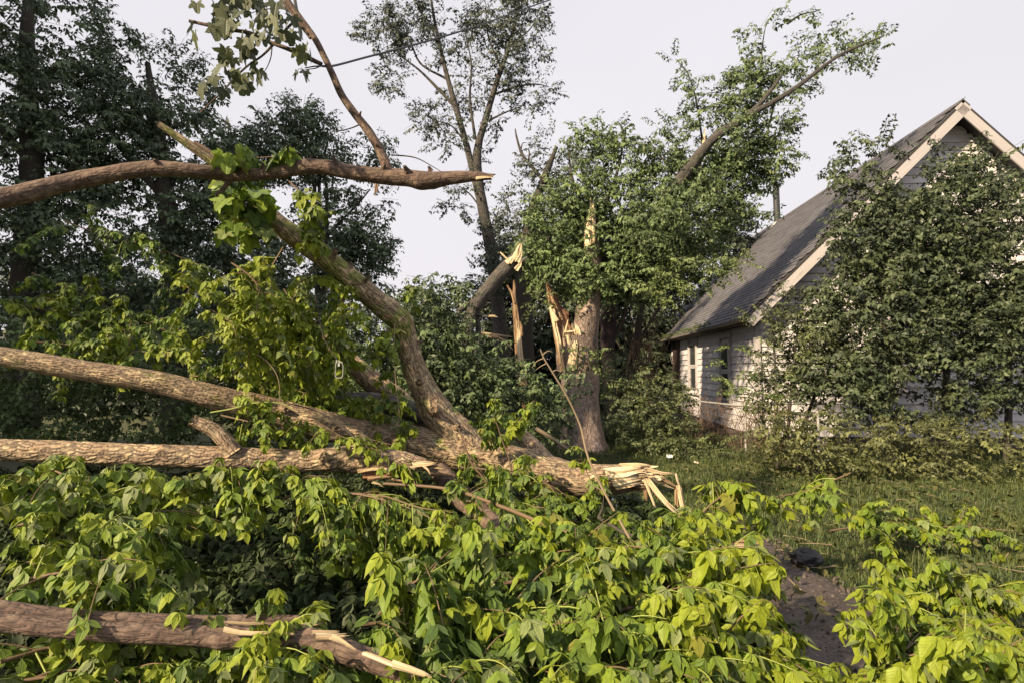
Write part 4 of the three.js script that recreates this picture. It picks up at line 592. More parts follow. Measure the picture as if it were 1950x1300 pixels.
// ---- the fallen tree: trunk with a splintered end, a bent limb, lower limbs, its own leafy branches
{
  const d0 = 6.3, T = thing('fallen_tree', 'big fallen tree with a bent mossy limb and a splintered pale end pointing right', 'fallen tree', P(1000, 960, 6.4).setY(0)), list = [], rng = mulberry(500);
  const D = (pts, w, o) => part(o.name, limbGeo(line(pts, d0), pts.map((q, i) => px(w[i], q[2] ?? d0) / 2), { step: 0.022, r: 44, amp: 0.075, ...o }), o.mat ?? M.logBark, T);
  D([[-260, 640, 4.9], [-60, 668, 5.1], [130, 700, 5.3], [300, 728, 5.5], [430, 762, 5.7], [520, 782, 5.9], [600, 806, 6.0], [690, 826, 6.15], [800, 842, 6.3], [900, 866, 6.4], [1000, 890, 6.4], [1100, 912, 6.3], [1160, 912, 6.2], [1200, 907, 6.15]], [30, 34, 38, 42, 46, 50, 56, 52, 60, 72, 70, 62, 56, 50], { name: 'trunk', jag: 0.30, seed: 3, knots: [[0.52, 5.2, 0.035, 0.07], [0.57, 4.4, 0.03, 0.05], [0.63, 4.9, 0.025, 0.05], [0.45, 1, 0.03, 0.06]], color: moss(-0.12, 3) });
  D([[945, 885, 6.42], [905, 862, 6.42], [872, 828, 6.4], [836, 790, 6.35], [805, 735, 6.3], [785, 690, 6.25], [771, 640, 6.2], [763, 612, 6.15], [745, 596, 6.1], [715, 572, 6.05], [665, 530, 5.95], [610, 485, 5.8], [560, 450, 5.7], [520, 418, 5.6], [485, 375, 5.5], [445, 340, 5.4], [380, 290, 5.3], [300, 235, 5.2]], [70, 74, 70, 62, 50, 45, 43, 46, 46, 43, 41, 40, 40, 36, 26, 22, 18, 12], { name: 'bent_limb', seed: 5, amp: 0.06, knots: [[0.405, 1.5, 0.03, 0.06], [0.41, 4.5, 0.025, 0.05], [0.62, 2, 0.02, 0.05]], color: moss(0.09, 5) });
  D([[880, 855, 6.7], [850, 830, 6.8], [800, 795, 7.0], [750, 755, 7.1], [715, 730, 7.1], [685, 705, 7.1], [650, 675, 7.1], [615, 640, 7.1]], [44, 44, 42, 42, 42, 40, 36, 30], { name: 'limb', seed: 7, color: moss(0.06, 8) });
  D([[870, 850, 6.8], [820, 800, 6.9], [770, 778, 6.9], [700, 765, 6.9], [620, 765, 6.9], [540, 775, 6.8]], [40, 40, 38, 36, 34, 26], { name: 'limb', seed: 9, color: moss(-0.05, 2), mat: M.greyBark });
  D([[835, 895, 6.0], [880, 945, 5.7], [930, 990, 5.4], [990, 1045, 5.0], [1040, 1090, 4.7]], [36, 42, 42, 40, 34], { name: 'limb', seed: 10, mat: M.redBark });
  D([[1050, 900, 6.9], [1020, 860, 7.0], [1000, 835, 7.1], [975, 820, 7.2]], [50, 40, 30, 16], { name: 'limb', seed: 12 });
  // the splintered end
  const e = 6.12, W = (pts, w0, w1, th, s, m = M.paleWood, f) => part('splinter', shard(pts.map(q => P(q[0], q[1], q[2] ?? e)), px(w0, e), px(w1, e), th, s, f), m, T);
  part('torn_wood', tornFace(P(1206, 905, 6.14), V(1, 0.02, 0.25), px(23, e), 0.22, 21), M.paleWood, T);
  W([[1150, 903, 6.02], [1190, 899, 6.0], [1230, 892, 6.05]], 13, 9, 0.035, 201, M.paleWood, V(0, 0.6, 0.8)); W([[1165, 920, 5.98], [1200, 912, 6.0], [1232, 905]], 9, 6, 0.03, 202, M.paleWood, V(0, 0.4, 0.9)); W([[1170, 928, 6.0], [1205, 922, 6.0], [1231, 916]], 6, 3, 0.025, 203, M.paleWood, V(0, 0.3, 1)); W([[1180, 888, 6.1], [1215, 886, 6.1], [1238, 887]], 7, 4, 0.03, 204, M.paleWood, V(0, 0.9, 0.5));
  W([[1225, 895], [1240, 896], [1262, 901], [1288, 902]], 5.5, 2.2, 0.02, 205); W([[1228, 900], [1250, 908], [1275, 918], [1292, 931]], 5, 3.5, 0.02, 206, M.tanWood); W([[1236, 908], [1256, 918], [1276, 927], [1290, 932]], 3.2, 2.2, 0.016, 207); W([[1287, 900], [1290, 912], [1294, 924]], 2, 3.2, 0.014, 208);
  W([[1292, 922], [1296, 945], [1300, 965], [1304, 990]], 5, 5, 0.02, 209); W([[1289, 930], [1288, 950], [1291, 975]], 4, 4.5, 0.02, 210, M.tanWood); W([[1300, 965], [1303, 985], [1311, 1006]], 4, 2, 0.014, 211);
  W([[1230, 908, 6.05], [1250, 934, 6.0], [1272, 960, 5.95], [1300, 985, 5.95]], 5, 4.5, 0.018, 212); W([[1232, 912, 6.04], [1246, 936, 6.0], [1264, 958, 5.97]], 2.5, 1.5, 0.012, 213, M.tanWood);
  W([[1228, 912, 6.04], [1238, 938, 6.0], [1246, 960, 5.96], [1256, 984, 5.95]], 3, 1.8, 0.014, 214); W([[1231, 915, 6.08], [1229, 935, 6.08], [1232, 954, 6.08]], 4, 3, 0.018, 215, M.tanWood); W([[1241, 906, 6.08], [1243, 925, 6.08], [1245, 938, 6.08]], 4.5, 1.5, 0.018, 216, M.tanWood);
  for (let i = 0; i < 18; i++) { const a = rng() * 40 - 20; W([[1205 + rng() * 14, 905 + a * 0.55, 6.1 + (rng() - 0.5) * 0.12], [1228 + rng() * 22, 903 + a * 0.45 + rng() * 6, 6.1 + (rng() - 0.5) * 0.1]], 1 + rng() * 2.4, 0.6, 0.012, 220 + i, rng() < 0.7 ? M.paleWood : M.tanWood); }
  for (let i = 0; i < 40; i++) { const a = rng() * 36 - 18, x = 1196 + rng() * 40, z = 6.0 + rng() * 0.2, k = rng(); part('fibre', strip([P(x, 904 + a * 0.5, z), P(x + 12 + k * 14, 903 + a * 0.5 + (rng() - 0.4) * 6, z - 0.02), P(x + 18 + k * 26, 905 + a * 0.5 + rng() * 16, z - 0.02)], 0.006 * (0.4 + rng()), 0.0015, 0.004, 900 + i), rng() < 0.75 ? M.paleWood : M.tanWood, T); }
  W([[955, 835, 6.3], [985, 828, 6.3], [1000, 822, 6.3]], 3, 1.5, 0.02, 240); W([[950, 838, 6.3], [975, 830, 6.3], [990, 832, 6.3]], 3, 1, 0.02, 241); W([[478, 443, 5.5], [505, 448, 5.5], [530, 452, 5.5]], 3, 3, 0.012, 242, M.tanWood);
}
// short broken stubs on the bark
function stubs(T, arr, d, radPx, n, mat, seed) {
  const r = mulberry(seed), c = new THREE.CatmullRomCurve3(line(arr, d), false, 'centripetal');
  for (let i = 0; i < n; i++) {
    const t = (i + 0.2 + 0.6 * r()) / n, p = c.getPointAt(t), tg = c.getTangentAt(t), k = t * (arr.length - 1), R = px(lerp(radPx[Math.floor(k)], radPx[Math.min(arr.length - 1, Math.floor(k) + 1)], k % 1), arr[Math.floor(k)][2] ?? d) / 2;
    const o = V(r() - 0.5, r() * 1.2 - 0.2, 0.2 + r() * 0.8); o.addScaledVector(tg, -o.dot(tg)).normalize(); const q = o.clone().addScaledVector(tg, (r() - 0.5) * 1.4).normalize(), w = R * (0.12 + 0.16 * r()), L = R * (0.25 + 0.7 * r());
    part('stub', limbGeo([p.clone().addScaledVector(o, R * 0.8), p.clone().addScaledVector(o, R).addScaledVector(q, L * 0.5), p.clone().addScaledVector(o, R).addScaledVector(q, L)], [w * 1.9, w * 1.1, w * 0.8], { n: 8, r: 12, amp: 0.12, jag: w * 0.9, seed: seed + i }), mat, T);
  }
}
{
  const T = scene.children.find(o => o.userData.label && o.userData.label.startsWith('big fallen tree'));
  stubs(T, [[430, 762, 5.7], [520, 782, 5.9], [600, 806, 6.0], [690, 826, 6.15], [800, 842, 6.3]], 6, [42, 46, 50, 56, 58], 5, M.logBark, 801);
  stubs(T, [[872, 828, 6.4], [836, 790, 6.35], [805, 735, 6.3], [785, 690, 6.25], [771, 640, 6.2]], 6.3, [66, 60, 50, 45, 43], 4, M.logBark, 811);
  stubs(T, [[745, 596, 6.1], [715, 572, 6.05], [665, 530, 5.95], [610, 485, 5.8], [560, 450, 5.7]], 6, [46, 43, 41, 40, 38], 5, M.logBark, 821);
}
// ---- the log in front of it
{
  const T = thing('broken_log', 'straight knotty broken log lying in front of the fallen trunk at the left', 'log', P(640, 900, 5.4).setY(0)), d = 5.4;
  const pts = [[-240, 850, 4.9], [0, 856, 5.0], [200, 864, 5.1], [430, 872, 5.25], [520, 876, 5.35], [600, 877, 5.4], [690, 873, 5.45], [760, 878, 5.5], [815, 885, 5.5]];
  part('log', limbGeo(line(pts, d), pts.map((q, i) => px([40, 42, 43, 44, 43, 42, 52, 40, 24][i], q[2]) / 2), { step: 0.02, r: 40, amp: 0.05, seed: 21, jag: 0.16, knots: [[0.80, 1.2, 0.05, 0.09], [0.835, 5.2, 0.045, 0.06], [0.86, 0.3, 0.03, 0.05], [0.50, 0.8, 0.03, 0.05], [0.53, 4.9, 0.025, 0.04], [0.60, 2, 0.02, 0.04]], color: moss(-0.1, 31) }), M.logBark, T);
  part('stub', limbGeo(line([[445, 862, 5.22], [425, 835, 5.2], [400, 815, 5.18], [370, 802, 5.15]], d), [0.085, 0.07, 0.06, 0.05], { step: 0.02, r: 22, amp: 0.09, jag: 0.05 }), M.logBark, T);
  const W = (p, w0, w1, th, s, m) => part('splinter', shard(p.map(q => P(q[0], q[1], q[2] ?? 5.36)), px(w0, 5.4), px(w1, 5.4), th, s, V(0, 0.5, 0.9)), m ?? M.paleWood, T);
  W([[680, 898], [710, 893], [745, 892], [775, 891]], 3.5, 2.5, 0.02, 301); W([[735, 893], [765, 891], [795, 889]], 4.5, 2.5, 0.02, 302); W([[785, 886, 5.42], [810, 883, 5.42], [832, 880, 5.42]], 6, 4, 0.02, 303); W([[806, 886, 5.4], [815, 894, 5.38], [820, 904, 5.36]], 2.5, 1.2, 0.012, 304);
  W([[690, 905, 5.42], [720, 906, 5.42], [760, 904, 5.42], [785, 900, 5.42]], 8, 5, 0.035, 305, M.rotWood); W([[700, 912], [725, 908], [750, 908]], 4, 2, 0.02, 306, M.tanWood); W([[735, 902], [760, 898], [782, 898]], 4, 2, 0.02, 307, M.tanWood); W([[708, 918], [722, 921], [730, 928]], 2.5, 1, 0.014, 308); W([[745, 912], [765, 915], [772, 922]], 3, 1.4, 0.014, 309, M.tanWood); W([[820, 902, 5.7], [845, 903, 5.7], [862, 907, 5.7]], 4, 2, 0.02, 310, M.tanWood);
}
// ---- split log at the bottom left
{
  const T = thing('split_log', 'split log with pale torn edges at the bottom left corner of the foliage', 'log', P(560, 1230, 2.6).setY(0)), d = 2.6;
  const L = (pts, w, o) => part(o.name, limbGeo(line(pts, d), pts.map((q, i) => px(w[i], q[2] ?? d) / 2), { step: 0.012, r: 32, amp: 0.07, ...o }), M.redBark, T);
  L([[-80, 1150, 2.4], [120, 1176, 2.48], [300, 1186, 2.55], [430, 1188, 2.6], [500, 1184, 2.62], [560, 1182, 2.64], [592, 1184, 2.65]], [34, 34, 34, 32, 28, 20, 8], { name: 'log', jag: 0.02, seed: 41 });
  L([[-60, 1180, 2.36], [140, 1198, 2.43], [320, 1208, 2.5], [430, 1213, 2.54], [520, 1214, 2.56], [600, 1222, 2.55], [650, 1238, 2.54], [700, 1255, 2.52], [760, 1278, 2.48], [830, 1306, 2.44]], [32, 34, 36, 38, 40, 44, 44, 38, 32, 22], { name: 'log', jag: 0.05, seed: 43, knots: [[0.64, 1.2, 0.015, 0.03], [0.7, 0.4, 0.014, 0.03], [0.5, 2, 0.012, 0.03]] });
  const W = (p, w0, w1, th, s, m) => part('splinter', shard(p.map(q => P(q[0], q[1], q[2] ?? 2.52)), px(w0, 2.5), px(w1, 2.5), th, s, V(0, 0.75, 0.65)), m ?? M.paleWood, T);
  W([[430, 1184, 2.52], [480, 1187, 2.52], [530, 1187, 2.54]], 2, 1.5, 0.008, 401); W([[425, 1198, 2.47], [450, 1204, 2.47], [485, 1206, 2.47], [515, 1203, 2.48]], 5, 4, 0.012, 402); W([[545, 1198, 2.55], [580, 1192, 2.58], [616, 1185, 2.6]], 6, 2.5, 0.010, 403); W([[540, 1207, 2.49], [560, 1206, 2.49]], 3, 2, 0.008, 404);
  W([[592, 1206, 2.52], [620, 1205, 2.53], [646, 1204, 2.54]], 4.5, 4.5, 0.010, 405); W([[600, 1212, 2.5], [635, 1212, 2.52], [666, 1209, 2.54]], 6, 6, 0.012, 406); W([[630, 1212, 2.48], [650, 1221, 2.47], [680, 1240, 2.45]], 6, 3, 0.012, 407); W([[690, 1243, 2.44], [720, 1254, 2.42], [760, 1270, 2.40], [790, 1280, 2.39]], 4, 6, 0.012, 408); W([[745, 1263, 2.41], [775, 1272, 2.39], [812, 1285, 2.37], [825, 1296, 2.36]], 7, 4, 0.012, 409); W([[820, 1278, 2.4], [850, 1290, 2.38], [880, 1304, 2.36]], 1.8, 1.5, 0.006, 410);
}
// ---- small split stick in the middle of the foliage
{
  const T = thing('split_stick', 'short mossy split stick with a pale tip lying in the middle of the foliage', 'stick', P(820, 1150, 2.95));
  part('stick', limbGeo(line([[735, 1180, 3.0], [780, 1160, 3.0], [830, 1146, 3.0], [862, 1136, 3.0]], 3), [0.018, 0.024, 0.024, 0.018], { step: 0.012, r: 18, amp: 0.1, color: moss(0.1, 9) }), M.redBark, T);
  part('splinter', shard(line([[845, 1130, 2.96], [856, 1138, 2.95], [880, 1146, 2.95]], 3), px(4, 3), px(2, 3), 0.008, 421), M.paleWood, T); part('splinter', shard(line([[745, 1165, 2.98], [790, 1144, 2.98], [840, 1134, 2.98]], 3), px(1.2, 3), px(0.8, 3), 0.005, 422), M.paleWood, T);
}
// ---- overhead broken branch
{
  const d = 4.6, T = thing('broken_branch', 'bare broken branch crossing the sky from the left with a rising shoot', 'branch', P(600, 320, d));
  const L = (pts, w, o) => part(o.name, limbGeo(line(pts, d), pts.map((q, i) => px(w[i], d) / 2), { step: 0.016, r: 22, amp: 0.07, ...o }), M.redBark, T);
  L([[-120, 400, 3.9], [30, 372, 4.1], [140, 345, 4.3], [280, 322, 4.4], [380, 326, 4.5], [435, 333], [500, 331], [550, 324], [583, 317], [620, 319], [680, 330], [740, 336], [780, 340], [803, 344], [830, 342], [870, 338], [910, 336], [934, 337]], [34, 33, 31, 29, 26, 24, 22, 24, 30, 29, 28, 33, 33, 38, 30, 24, 18, 12], { name: 'branch', jag: 0.05, seed: 51, knots: [[0.68, 1.5, 0.018, 0.02], [0.875, 4.4, 0.02, 0.025], [0.885, 3.2, 0.016, 0.025], [0.60, 4, 0.01, 0.02], [0.75, 0.5, 0.01, 0.02]] });
  L([[740, 334], [736, 318], [720, 282], [700, 248], [672, 212], [650, 180], [632, 140], [618, 110], [600, 75], [575, 40], [550, 5], [520, -40], [480, -110]], [22, 20, 17, 17, 15, 14, 13, 12, 12, 12, 11, 9, 6], { name: 'shoot', seed: 53 });
  L([[592, 72], [570, 40], [563, 10], [556, -40]], [8, 7, 6, 4], { name: 'twig', seed: 54, r: 12 }); L([[582, 60], [560, 30], [535, 0], [500, -40]], [7, 7, 6, 4], { name: 'twig', seed: 57, r: 12 });
  L([[612, 122], [590, 112], [565, 100], [540, 90], [518, 82], [480, 64], [430, 55], [360, 40]], [8, 9, 9, 8, 7, 7, 7, 6], { name: 'twig', seed: 55, r: 12 });
  L([[562, 38], [545, 55], [522, 82], [500, 105], [470, 126], [445, 150], [425, 172], [380, 215]], [5, 5, 5, 4, 4, 3.5, 3, 3], { name: 'twig', seed: 56, r: 10 });
  L([[436, 330], [420, 308], [400, 290], [370, 270]], [12, 11, 9, 6], { name: 'twig', seed: 58, r: 12 }); L([[440, 336], [428, 356], [410, 372]], [11, 9, 6], { name: 'twig', seed: 59, r: 12 });
  for (const p of [[[745, 295], [790, 300], [820, 315], [845, 330]], [[690, 235], [665, 245], [640, 250], [630, 250]], [[518, 84], [515, 110], [508, 128], [503, 136]], [[600, 70], [550, 20], [500, 18], [470, 28]], [[575, 102], [560, 80], [545, 68]], [[612, 124], [600, 130], [580, 132]]]) part('twig', stemGeo(line(p, d), 0.006, 0.0025, 6), M.darkBark, T);
  const W = (p, w0, w1, s, m) => part('splinter', shard(line(p, d - 0.04), px(w0, d), px(w1, d), 0.008, s), m, T); W([[905, 340], [922, 338], [940, 338]], 5, 2.5, 501, M.paleWood); W([[718, 350], [716, 360], [713, 373]], 4, 2.5, 502, M.tanWood); W([[628, 313], [636, 312], [641, 314]], 2.5, 1.5, 503, M.paleWood); W([[585, 305], [580, 312]], 3, 4, 504, M.rotWood);
  stubs(T, [[280, 322, 4.4], [380, 326, 4.5], [435, 333], [500, 331], [583, 317], [680, 330], [740, 336], [870, 338]], d, [29, 26, 24, 22, 29, 29, 32, 24], 9, M.redBark, 831);
  stubs(T, [[736, 318], [700, 248], [650, 180], [618, 110], [575, 40]], d, [20, 17, 14, 13, 12], 5, M.redBark, 841);
  // its lobed leaves
  const r = mulberry(510), list = [];
  const put = (x, y, n, sx, sy, tone = 0) => { for (let i = 0; i < n; i++) { const p = P(x + (r() - 0.5) * 2 * sx, y + (r() - 0.5) * 2 * sy, d - 0.25 + (r() - 0.5) * 0.7); list.push({ p, e: new THREE.Euler(-0.5 + r() * 0.9, (r() - 0.5) * 3.4, (r() - 0.5) * 0.9, 'YXZ'), s: 0.42 + r() * 0.42, k: Math.floor(r() * 4), m: clamp(Math.floor(r() * 2.4) + tone, 0, 2) }); } };
  put(445, 30, 18, 24, 34); put(480, 15, 16, 34, 22); put(545, 30, 6, 20, 30); put(460, 120, 8, 30, 24); put(455, 75, 8, 24, 26, 1); put(505, 45, 9, 30, 24); put(545, 45, 7, 24, 16, -1); put(485, 85, 8, 22, 18); put(440, 105, 8, 14, 20); put(520, 62, 6, 22, 12); put(482, 143, 7, 24, 8); put(470, 158, 4, 14, 6); put(580, 88, 5, 14, 14); put(578, 130, 3, 10, 4); put(435, 225, 3, 10, 8); put(405, 20, 12, 36, 40); put(410, 150, 8, 22, 30); put(500, -10, 10, 50, 14);
  setLeaves(T, list, LOBED, MAPLE);
}
// ---- service cable and the wire bracket
{
  solo('power_line', [stemGeo(line([[1420, -120, 14], [1180, -45, 12], [1040, 2, 9.5], [900, 52, 7.2], [800, 82, 6.2], [700, 108, 5.4], [630, 126, 4.75], [614, 126, 4.56]], 5), 0.0125, 0.0085, 7, 50), stemGeo(line([[614, 126, 4.56], [600, 126, 4.54], [588, 128, 4.54], [580, 129, 4.54]], 4.5), 0.006, 0.004, 6, 8)], new THREE.MeshStandardMaterial({ color: new THREE.Color(0.03, 0.03, 0.035), roughness: 0.6 }), 'black service cable sloping up across the sky, caught on the rising shoot', 'cable');
  const d = 5.4, T = thing('wire_bracket', 'small pale wire bracket hanging on a dark cord among the bright leaves', 'bracket', P(646, 690, d));
  const wire = new THREE.MeshStandardMaterial({ color: new THREE.Color(0.42, 0.42, 0.40), roughness: 0.4, metalness: 0.4 }), lp = line([[640, 690], [650, 690], [653, 696], [652, 716], [649, 719], [641, 719], [638, 715], [639, 695]], d);
  part('loop', new THREE.TubeGeometry(new THREE.CatmullRomCurve3(lp, true, 'catmullrom', 0.2), 48, 0.0034, 7, true), wire, T);
  part('clamp', [new THREE.BoxGeometry(0.016, 0.030, 0.012).translate(...P(645, 694, d).toArray()), new THREE.CylinderGeometry(0.005, 0.005, 0.06, 8).rotateZ(1.2).translate(...P(646, 688, d).toArray()), new THREE.BoxGeometry(0.012, 0.014, 0.02).translate(...P(641, 687, d).toArray())].map(g => g.toNonIndexed()), wire, T);
  part('cord', stemGeo(line([[600, 560], [607, 600], [615, 640], [628, 665], [645, 690]], d), 0.004, 0.004, 6, 20), M.darkBark, T);
}
// ---- leafy branches: bright ones hanging on the bent limb, at the left
const c = (a, d) => line(a, d);
const LB = (label, pts, o) => branch('leafy_branch', label, 'branch', pts, o);
LB('bright leafy spray hanging in front of the upper bent limb below the bare branch', c([[550, 345], [578, 375], [588, 415], [596, 455]], 5.2), { twigs: 12, tl: 0.18, droop: 0.7, ls: 0.95, lift: -0.1, tone: -1 });
LB('leaf spray at the upper left where the bare branch meets the bent limb', c([[400, 330], [450, 350], [465, 385], [460, 430]], 5.2), { twigs: 10, tl: 0.20, droop: 0.6, ls: 1.1, kinds: LOBED, tone: 1 });
LB('few pale leaves standing on top of the bare branch at the left', c([[400, 330], [450, 305], [490, 300], [540, 300], [560, 305]], 4.6), { twigs: 6, tl: 0.2, droop: 0.3, ls: 0.9, kinds: LOBED, tone: 2, r0: 0.005 });
LB('leafy branch drooping from the middle of the bent limb', c([[610, 500], [590, 520], [560, 560], [545, 600], [555, 650]], 5.8), { twigs: 22, tl: 0.36, droop: 0.8, lift: -0.1, tone: -2 });
LB('long hanging column of bright leaves left of the bent limb knuckle', c([[690, 540], [660, 545], [648, 590], [642, 640], [650, 690]], 5.7), { twigs: 18, tl: 0.24, droop: 0.9, lift: -0.2, tone: -2 });
LB('leafy branch hanging between the bent limb and the left dark trees', c([[540, 470], [510, 520], [490, 560], [470, 610], [460, 650]], 5.8), { twigs: 22, tl: 0.34, droop: 0.7, tone: -2 });
LB('leafy branch arching over the shaded heap at the far left', c([[330, 540], [400, 560], [470, 590], [530, 620], [580, 660]], 6.2), { twigs: 27, tl: 0.42, droop: 0.7, tone: -2 });
LB('bright leafy branch hanging just above the wire bracket', c([[450, 600], [520, 615], [590, 635], [640, 650]], 5.9), { twigs: 24, tl: 0.32, droop: 0.8, tone: -2 });
LB('leafy branch bowing down towards the log above its left end', c([[400, 640], [450, 640], [500, 655], [560, 690], [600, 720]], 6.2), { twigs: 27, tl: 0.40, droop: 0.7, tone: -2 });
LB('leafy branch lying along the top of the fallen trunk at the left', c([[360, 715], [440, 720], [520, 735], [590, 750], [640, 775]], 6.3), { twigs: 22, tl: 0.26, droop: 0.6, lift: 0.2 });
LB('sparse sprays of leaves beside the knuckle of the bent limb', c([[775, 600], [750, 625], [720, 650], [700, 680]], 6.0), { twigs: 6, tl: 0.34, droop: 0.9, r0: 0.005, lift: -0.1 });
LB('leaf sprays hanging at the hollow side of the bent limb', c([[760, 700], [745, 720], [740, 750], [750, 780]], 6.0), { twigs: 6, tl: 0.28, droop: 0.9, r0: 0.005 });
LB('small leaf tuft sticking up into the sky above the bent limb knuckle', c([[790, 600], [785, 570], [780, 545], [772, 535]], 6.6), { twigs: 4, tl: 0.16, droop: 0.5, r0: 0.004, tone: 1, ls: 0.9 });
LB('leafy branch between the lower limb and the fallen trunk', c([[560, 790], [640, 790], [720, 800], [790, 820]], 6.2), { twigs: 16, tl: 0.30, droop: 0.5, lift: 0.3 });
LB('leafy branch under the wire bracket before the shaded limb', c([[540, 720], [600, 735], [650, 745], [700, 775]], 6.6), { twigs: 12, tl: 0.28, droop: 0.6 });
LB('leafy branch hanging from the fallen trunk over the knotty log', c([[420, 790], [500, 810], [560, 835], [620, 848]], 5.6), { twigs: 7, tl: 0.2, droop: 0.8 });
LB('leafy branch at the edge of the view above the left end of the trunk', c([[60, 520], [150, 560], [240, 600], [340, 640]], 7.0), { twigs: 26, tl: 0.5, droop: 0.7, tone: 0 });
LB('drooping leafy branch at the left edge below the dark trees', c([[-40, 570], [60, 585], [160, 610], [280, 640]], 6.8), { twigs: 24, tl: 0.5, droop: 0.7 });
LB('leafy branch at the far left just above the fallen trunk', c([[60, 650], [170, 660], [280, 670], [390, 680]], 6.6), { twigs: 20, tl: 0.36, droop: 0.6 });
LB('leafy branch at the top left edge before the dark trees', c([[120, 420], [200, 450], [290, 470], [390, 510]], 7.2), { twigs: 20, tl: 0.45, droop: 0.7, tone: 2 });
LB('leaf sprays draped over the front of the upper bent limb', c([[560, 420], [600, 450], [620, 465], [635, 490]], 5.35), { twigs: 3, tl: 0.16, droop: 0.9, r0: 0.005, tone: -1, ls: 0.85 });
LB('small leafy sprays lying on top of the fallen trunk before the knotty log', c([[540, 800], [620, 820], [700, 835], [760, 850]], 5.75), { twigs: 8, tl: 0.2, droop: 0.7, r0: 0.006, tone: -1, ls: 0.85 });
LB('leafy sprays hiding the trunk between the bent limb and the long bare twig', c([[900, 890], [970, 900], [1040, 920], [1090, 950]], 5.6), { twigs: 12, tl: 0.26, droop: 0.8, tone: -1, ls: 0.85 });
LB('leafy spray draped over the left end of the fallen trunk', c([[440, 745], [480, 765], [530, 790], [560, 815]], 5.4), { twigs: 9, tl: 0.22, droop: 0.9, r0: 0.005, tone: -1, ls: 0.85 });
LB('leafy spray in front of the knotty log near its broken end', c([[600, 800], [650, 830], [700, 850], [730, 860]], 5.3), { twigs: 8, tl: 0.2, droop: 0.8, r0: 0.005, tone: -1, ls: 0.85 });
// around the trunk and the splintered end
LB('young leafy shoots standing up behind the fallen trunk left of the broken trunk', c([[930, 870], [960, 830], [990, 800], [1010, 770]], 6.1), { twigs: 10, tl: 0.30, droop: 0.4, lift: 0.3, tone: -1 });
LB('leaf tufts at the foot of the bent limb', c([[900, 840], [930, 815], [945, 800], [950, 790]], 6.5), { twigs: 8, tl: 0.26, droop: 0.4, lift: 0.3 });
LB('leafy branch hanging down across the middle of the fallen trunk', c([[880, 850], [905, 880], [930, 920], [950, 960]], 5.8), { twigs: 9, tl: 0.26, droop: 0.8 });
LB('bright leafy branch lying over the trunk just right of its middle', c([[960, 850], [990, 880], [1000, 920], [1000, 960]], 5.8), { twigs: 9, tl: 0.25, droop: 0.8, tone: -1 });
LB('thin leafy branch rising across the trunk before its pale splintered end', c([[1150, 960], [1128, 920], [1110, 880], [1100, 850]], 5.7), { twigs: 6, tl: 0.2, droop: 0.6, r0: 0.006 });
LB('leafy branch lying under the splintered end of the trunk', c([[1050, 985], [1110, 995], [1170, 1010], [1240, 1025]], 5.2), { twigs: 12, tl: 0.26, droop: 0.8, lift: 0 });
LB('large leaved bright branch standing right of the splinters above the lawn edge', c([[1290, 1030], [1325, 990], [1360, 955], [1390, 940], [1420, 960]], 4.5), { twigs: 12, tl: 0.30, droop: 0.8, ls: 1.0, tone: -1 });
LB('leafy branch end reaching in from the right over the lawn', c([[1620, 900], [1560, 925], [1510, 940], [1475, 945]], 4.8), { twigs: 7, tl: 0.24, droop: 0.8, tone: -1, r0: 0.006 });
// the heap in front
const h = a => a.map(q => PH(q[0], q[1], q[2]));
const FB = (label, pts, o) => branch('fallen_branch', label, 'branch', h(pts), { ls: 0.86, tl: 0.42, twigs: 19, ...o });
FB('long brown stem with leaves running down across the middle of the heap', [[730, 920, 0.90], [850, 930, 0.88], [950, 962, 0.86], [1050, 1003, 0.84], [1140, 1036, 0.82], [1225, 1070, 0.80]], { r0: 0.011, r1: 0.014, twigs: 14, droop: 0.8 });
FB('thin reddish stem with hanging leaves under the knotty log', [[540, 948, 0.84], [600, 928, 0.90], [670, 938, 0.86], [730, 944, 0.86], [800, 966, 0.84], [870, 976, 0.82]], { twigs: 18, droop: 1.0, lift: -0.1, tone: -1 });
FB('row of large bright leaves hanging under the knotty log at the left', [[360, 925, 0.88], [420, 902, 0.98], [480, 925, 0.92], [540, 908, 0.98], [600, 940, 0.88]], { twigs: 24, tl: 0.34, droop: 1.1, lift: 0.3, ls: 1.0, tone: -1 });
FB('leafy branch hanging below the rotten end of the knotty log', [[620, 935, 0.86], [690, 942, 0.86], [760, 960, 0.82], [830, 990, 0.76]], { twigs: 18, droop: 1.0, lift: -0.1, ls: 1.0 });
FB('leafy branch in the centre of the heap below the dark limb', [[850, 1010, 0.75], [920, 1020, 0.74], [990, 1040, 0.72], [1060, 1070, 0.70]], { twigs: 20 });
FB('leafy branch left of the dangling splinters', [[1020, 1010, 0.62], [1090, 1030, 0.62], [1160, 1040, 0.62], [1240, 1050, 0.62]], { twigs: 16, tl: 0.32, lift: 0, tone: -1 });
FB('bright leafy branch right below the dangling splinters', [[1190, 1065, 0.72], [1250, 1055, 0.74], [1310, 1035, 0.76], [1370, 1035, 0.72]], { twigs: 14, tl: 0.32, lift: 0, ls: 1.0, tone: -1 });
FB('leafy branch spilling right towards the drive', [[1200, 1080, 0.74], [1300, 1070, 0.74], [1350, 1080, 0.68], [1405, 1100, 0.62]], { twigs: 20, tl: 0.36, tone: -1 });
FB('yellow green leafy branch hanging over the edge of the drive', [[1300, 1120, 0.70], [1350, 1115, 0.68], [1390, 1130, 0.64], [1415, 1165, 0.56]], { twigs: 18, tl: 0.32, tone: -2, ls: 1.05 });
FB('leafy branch low on the right slope of the heap', [[1180, 1160, 0.64], [1270, 1150, 0.64], [1340, 1165, 0.58], [1390, 1195, 0.52]], { twigs: 22, tone: -1 });
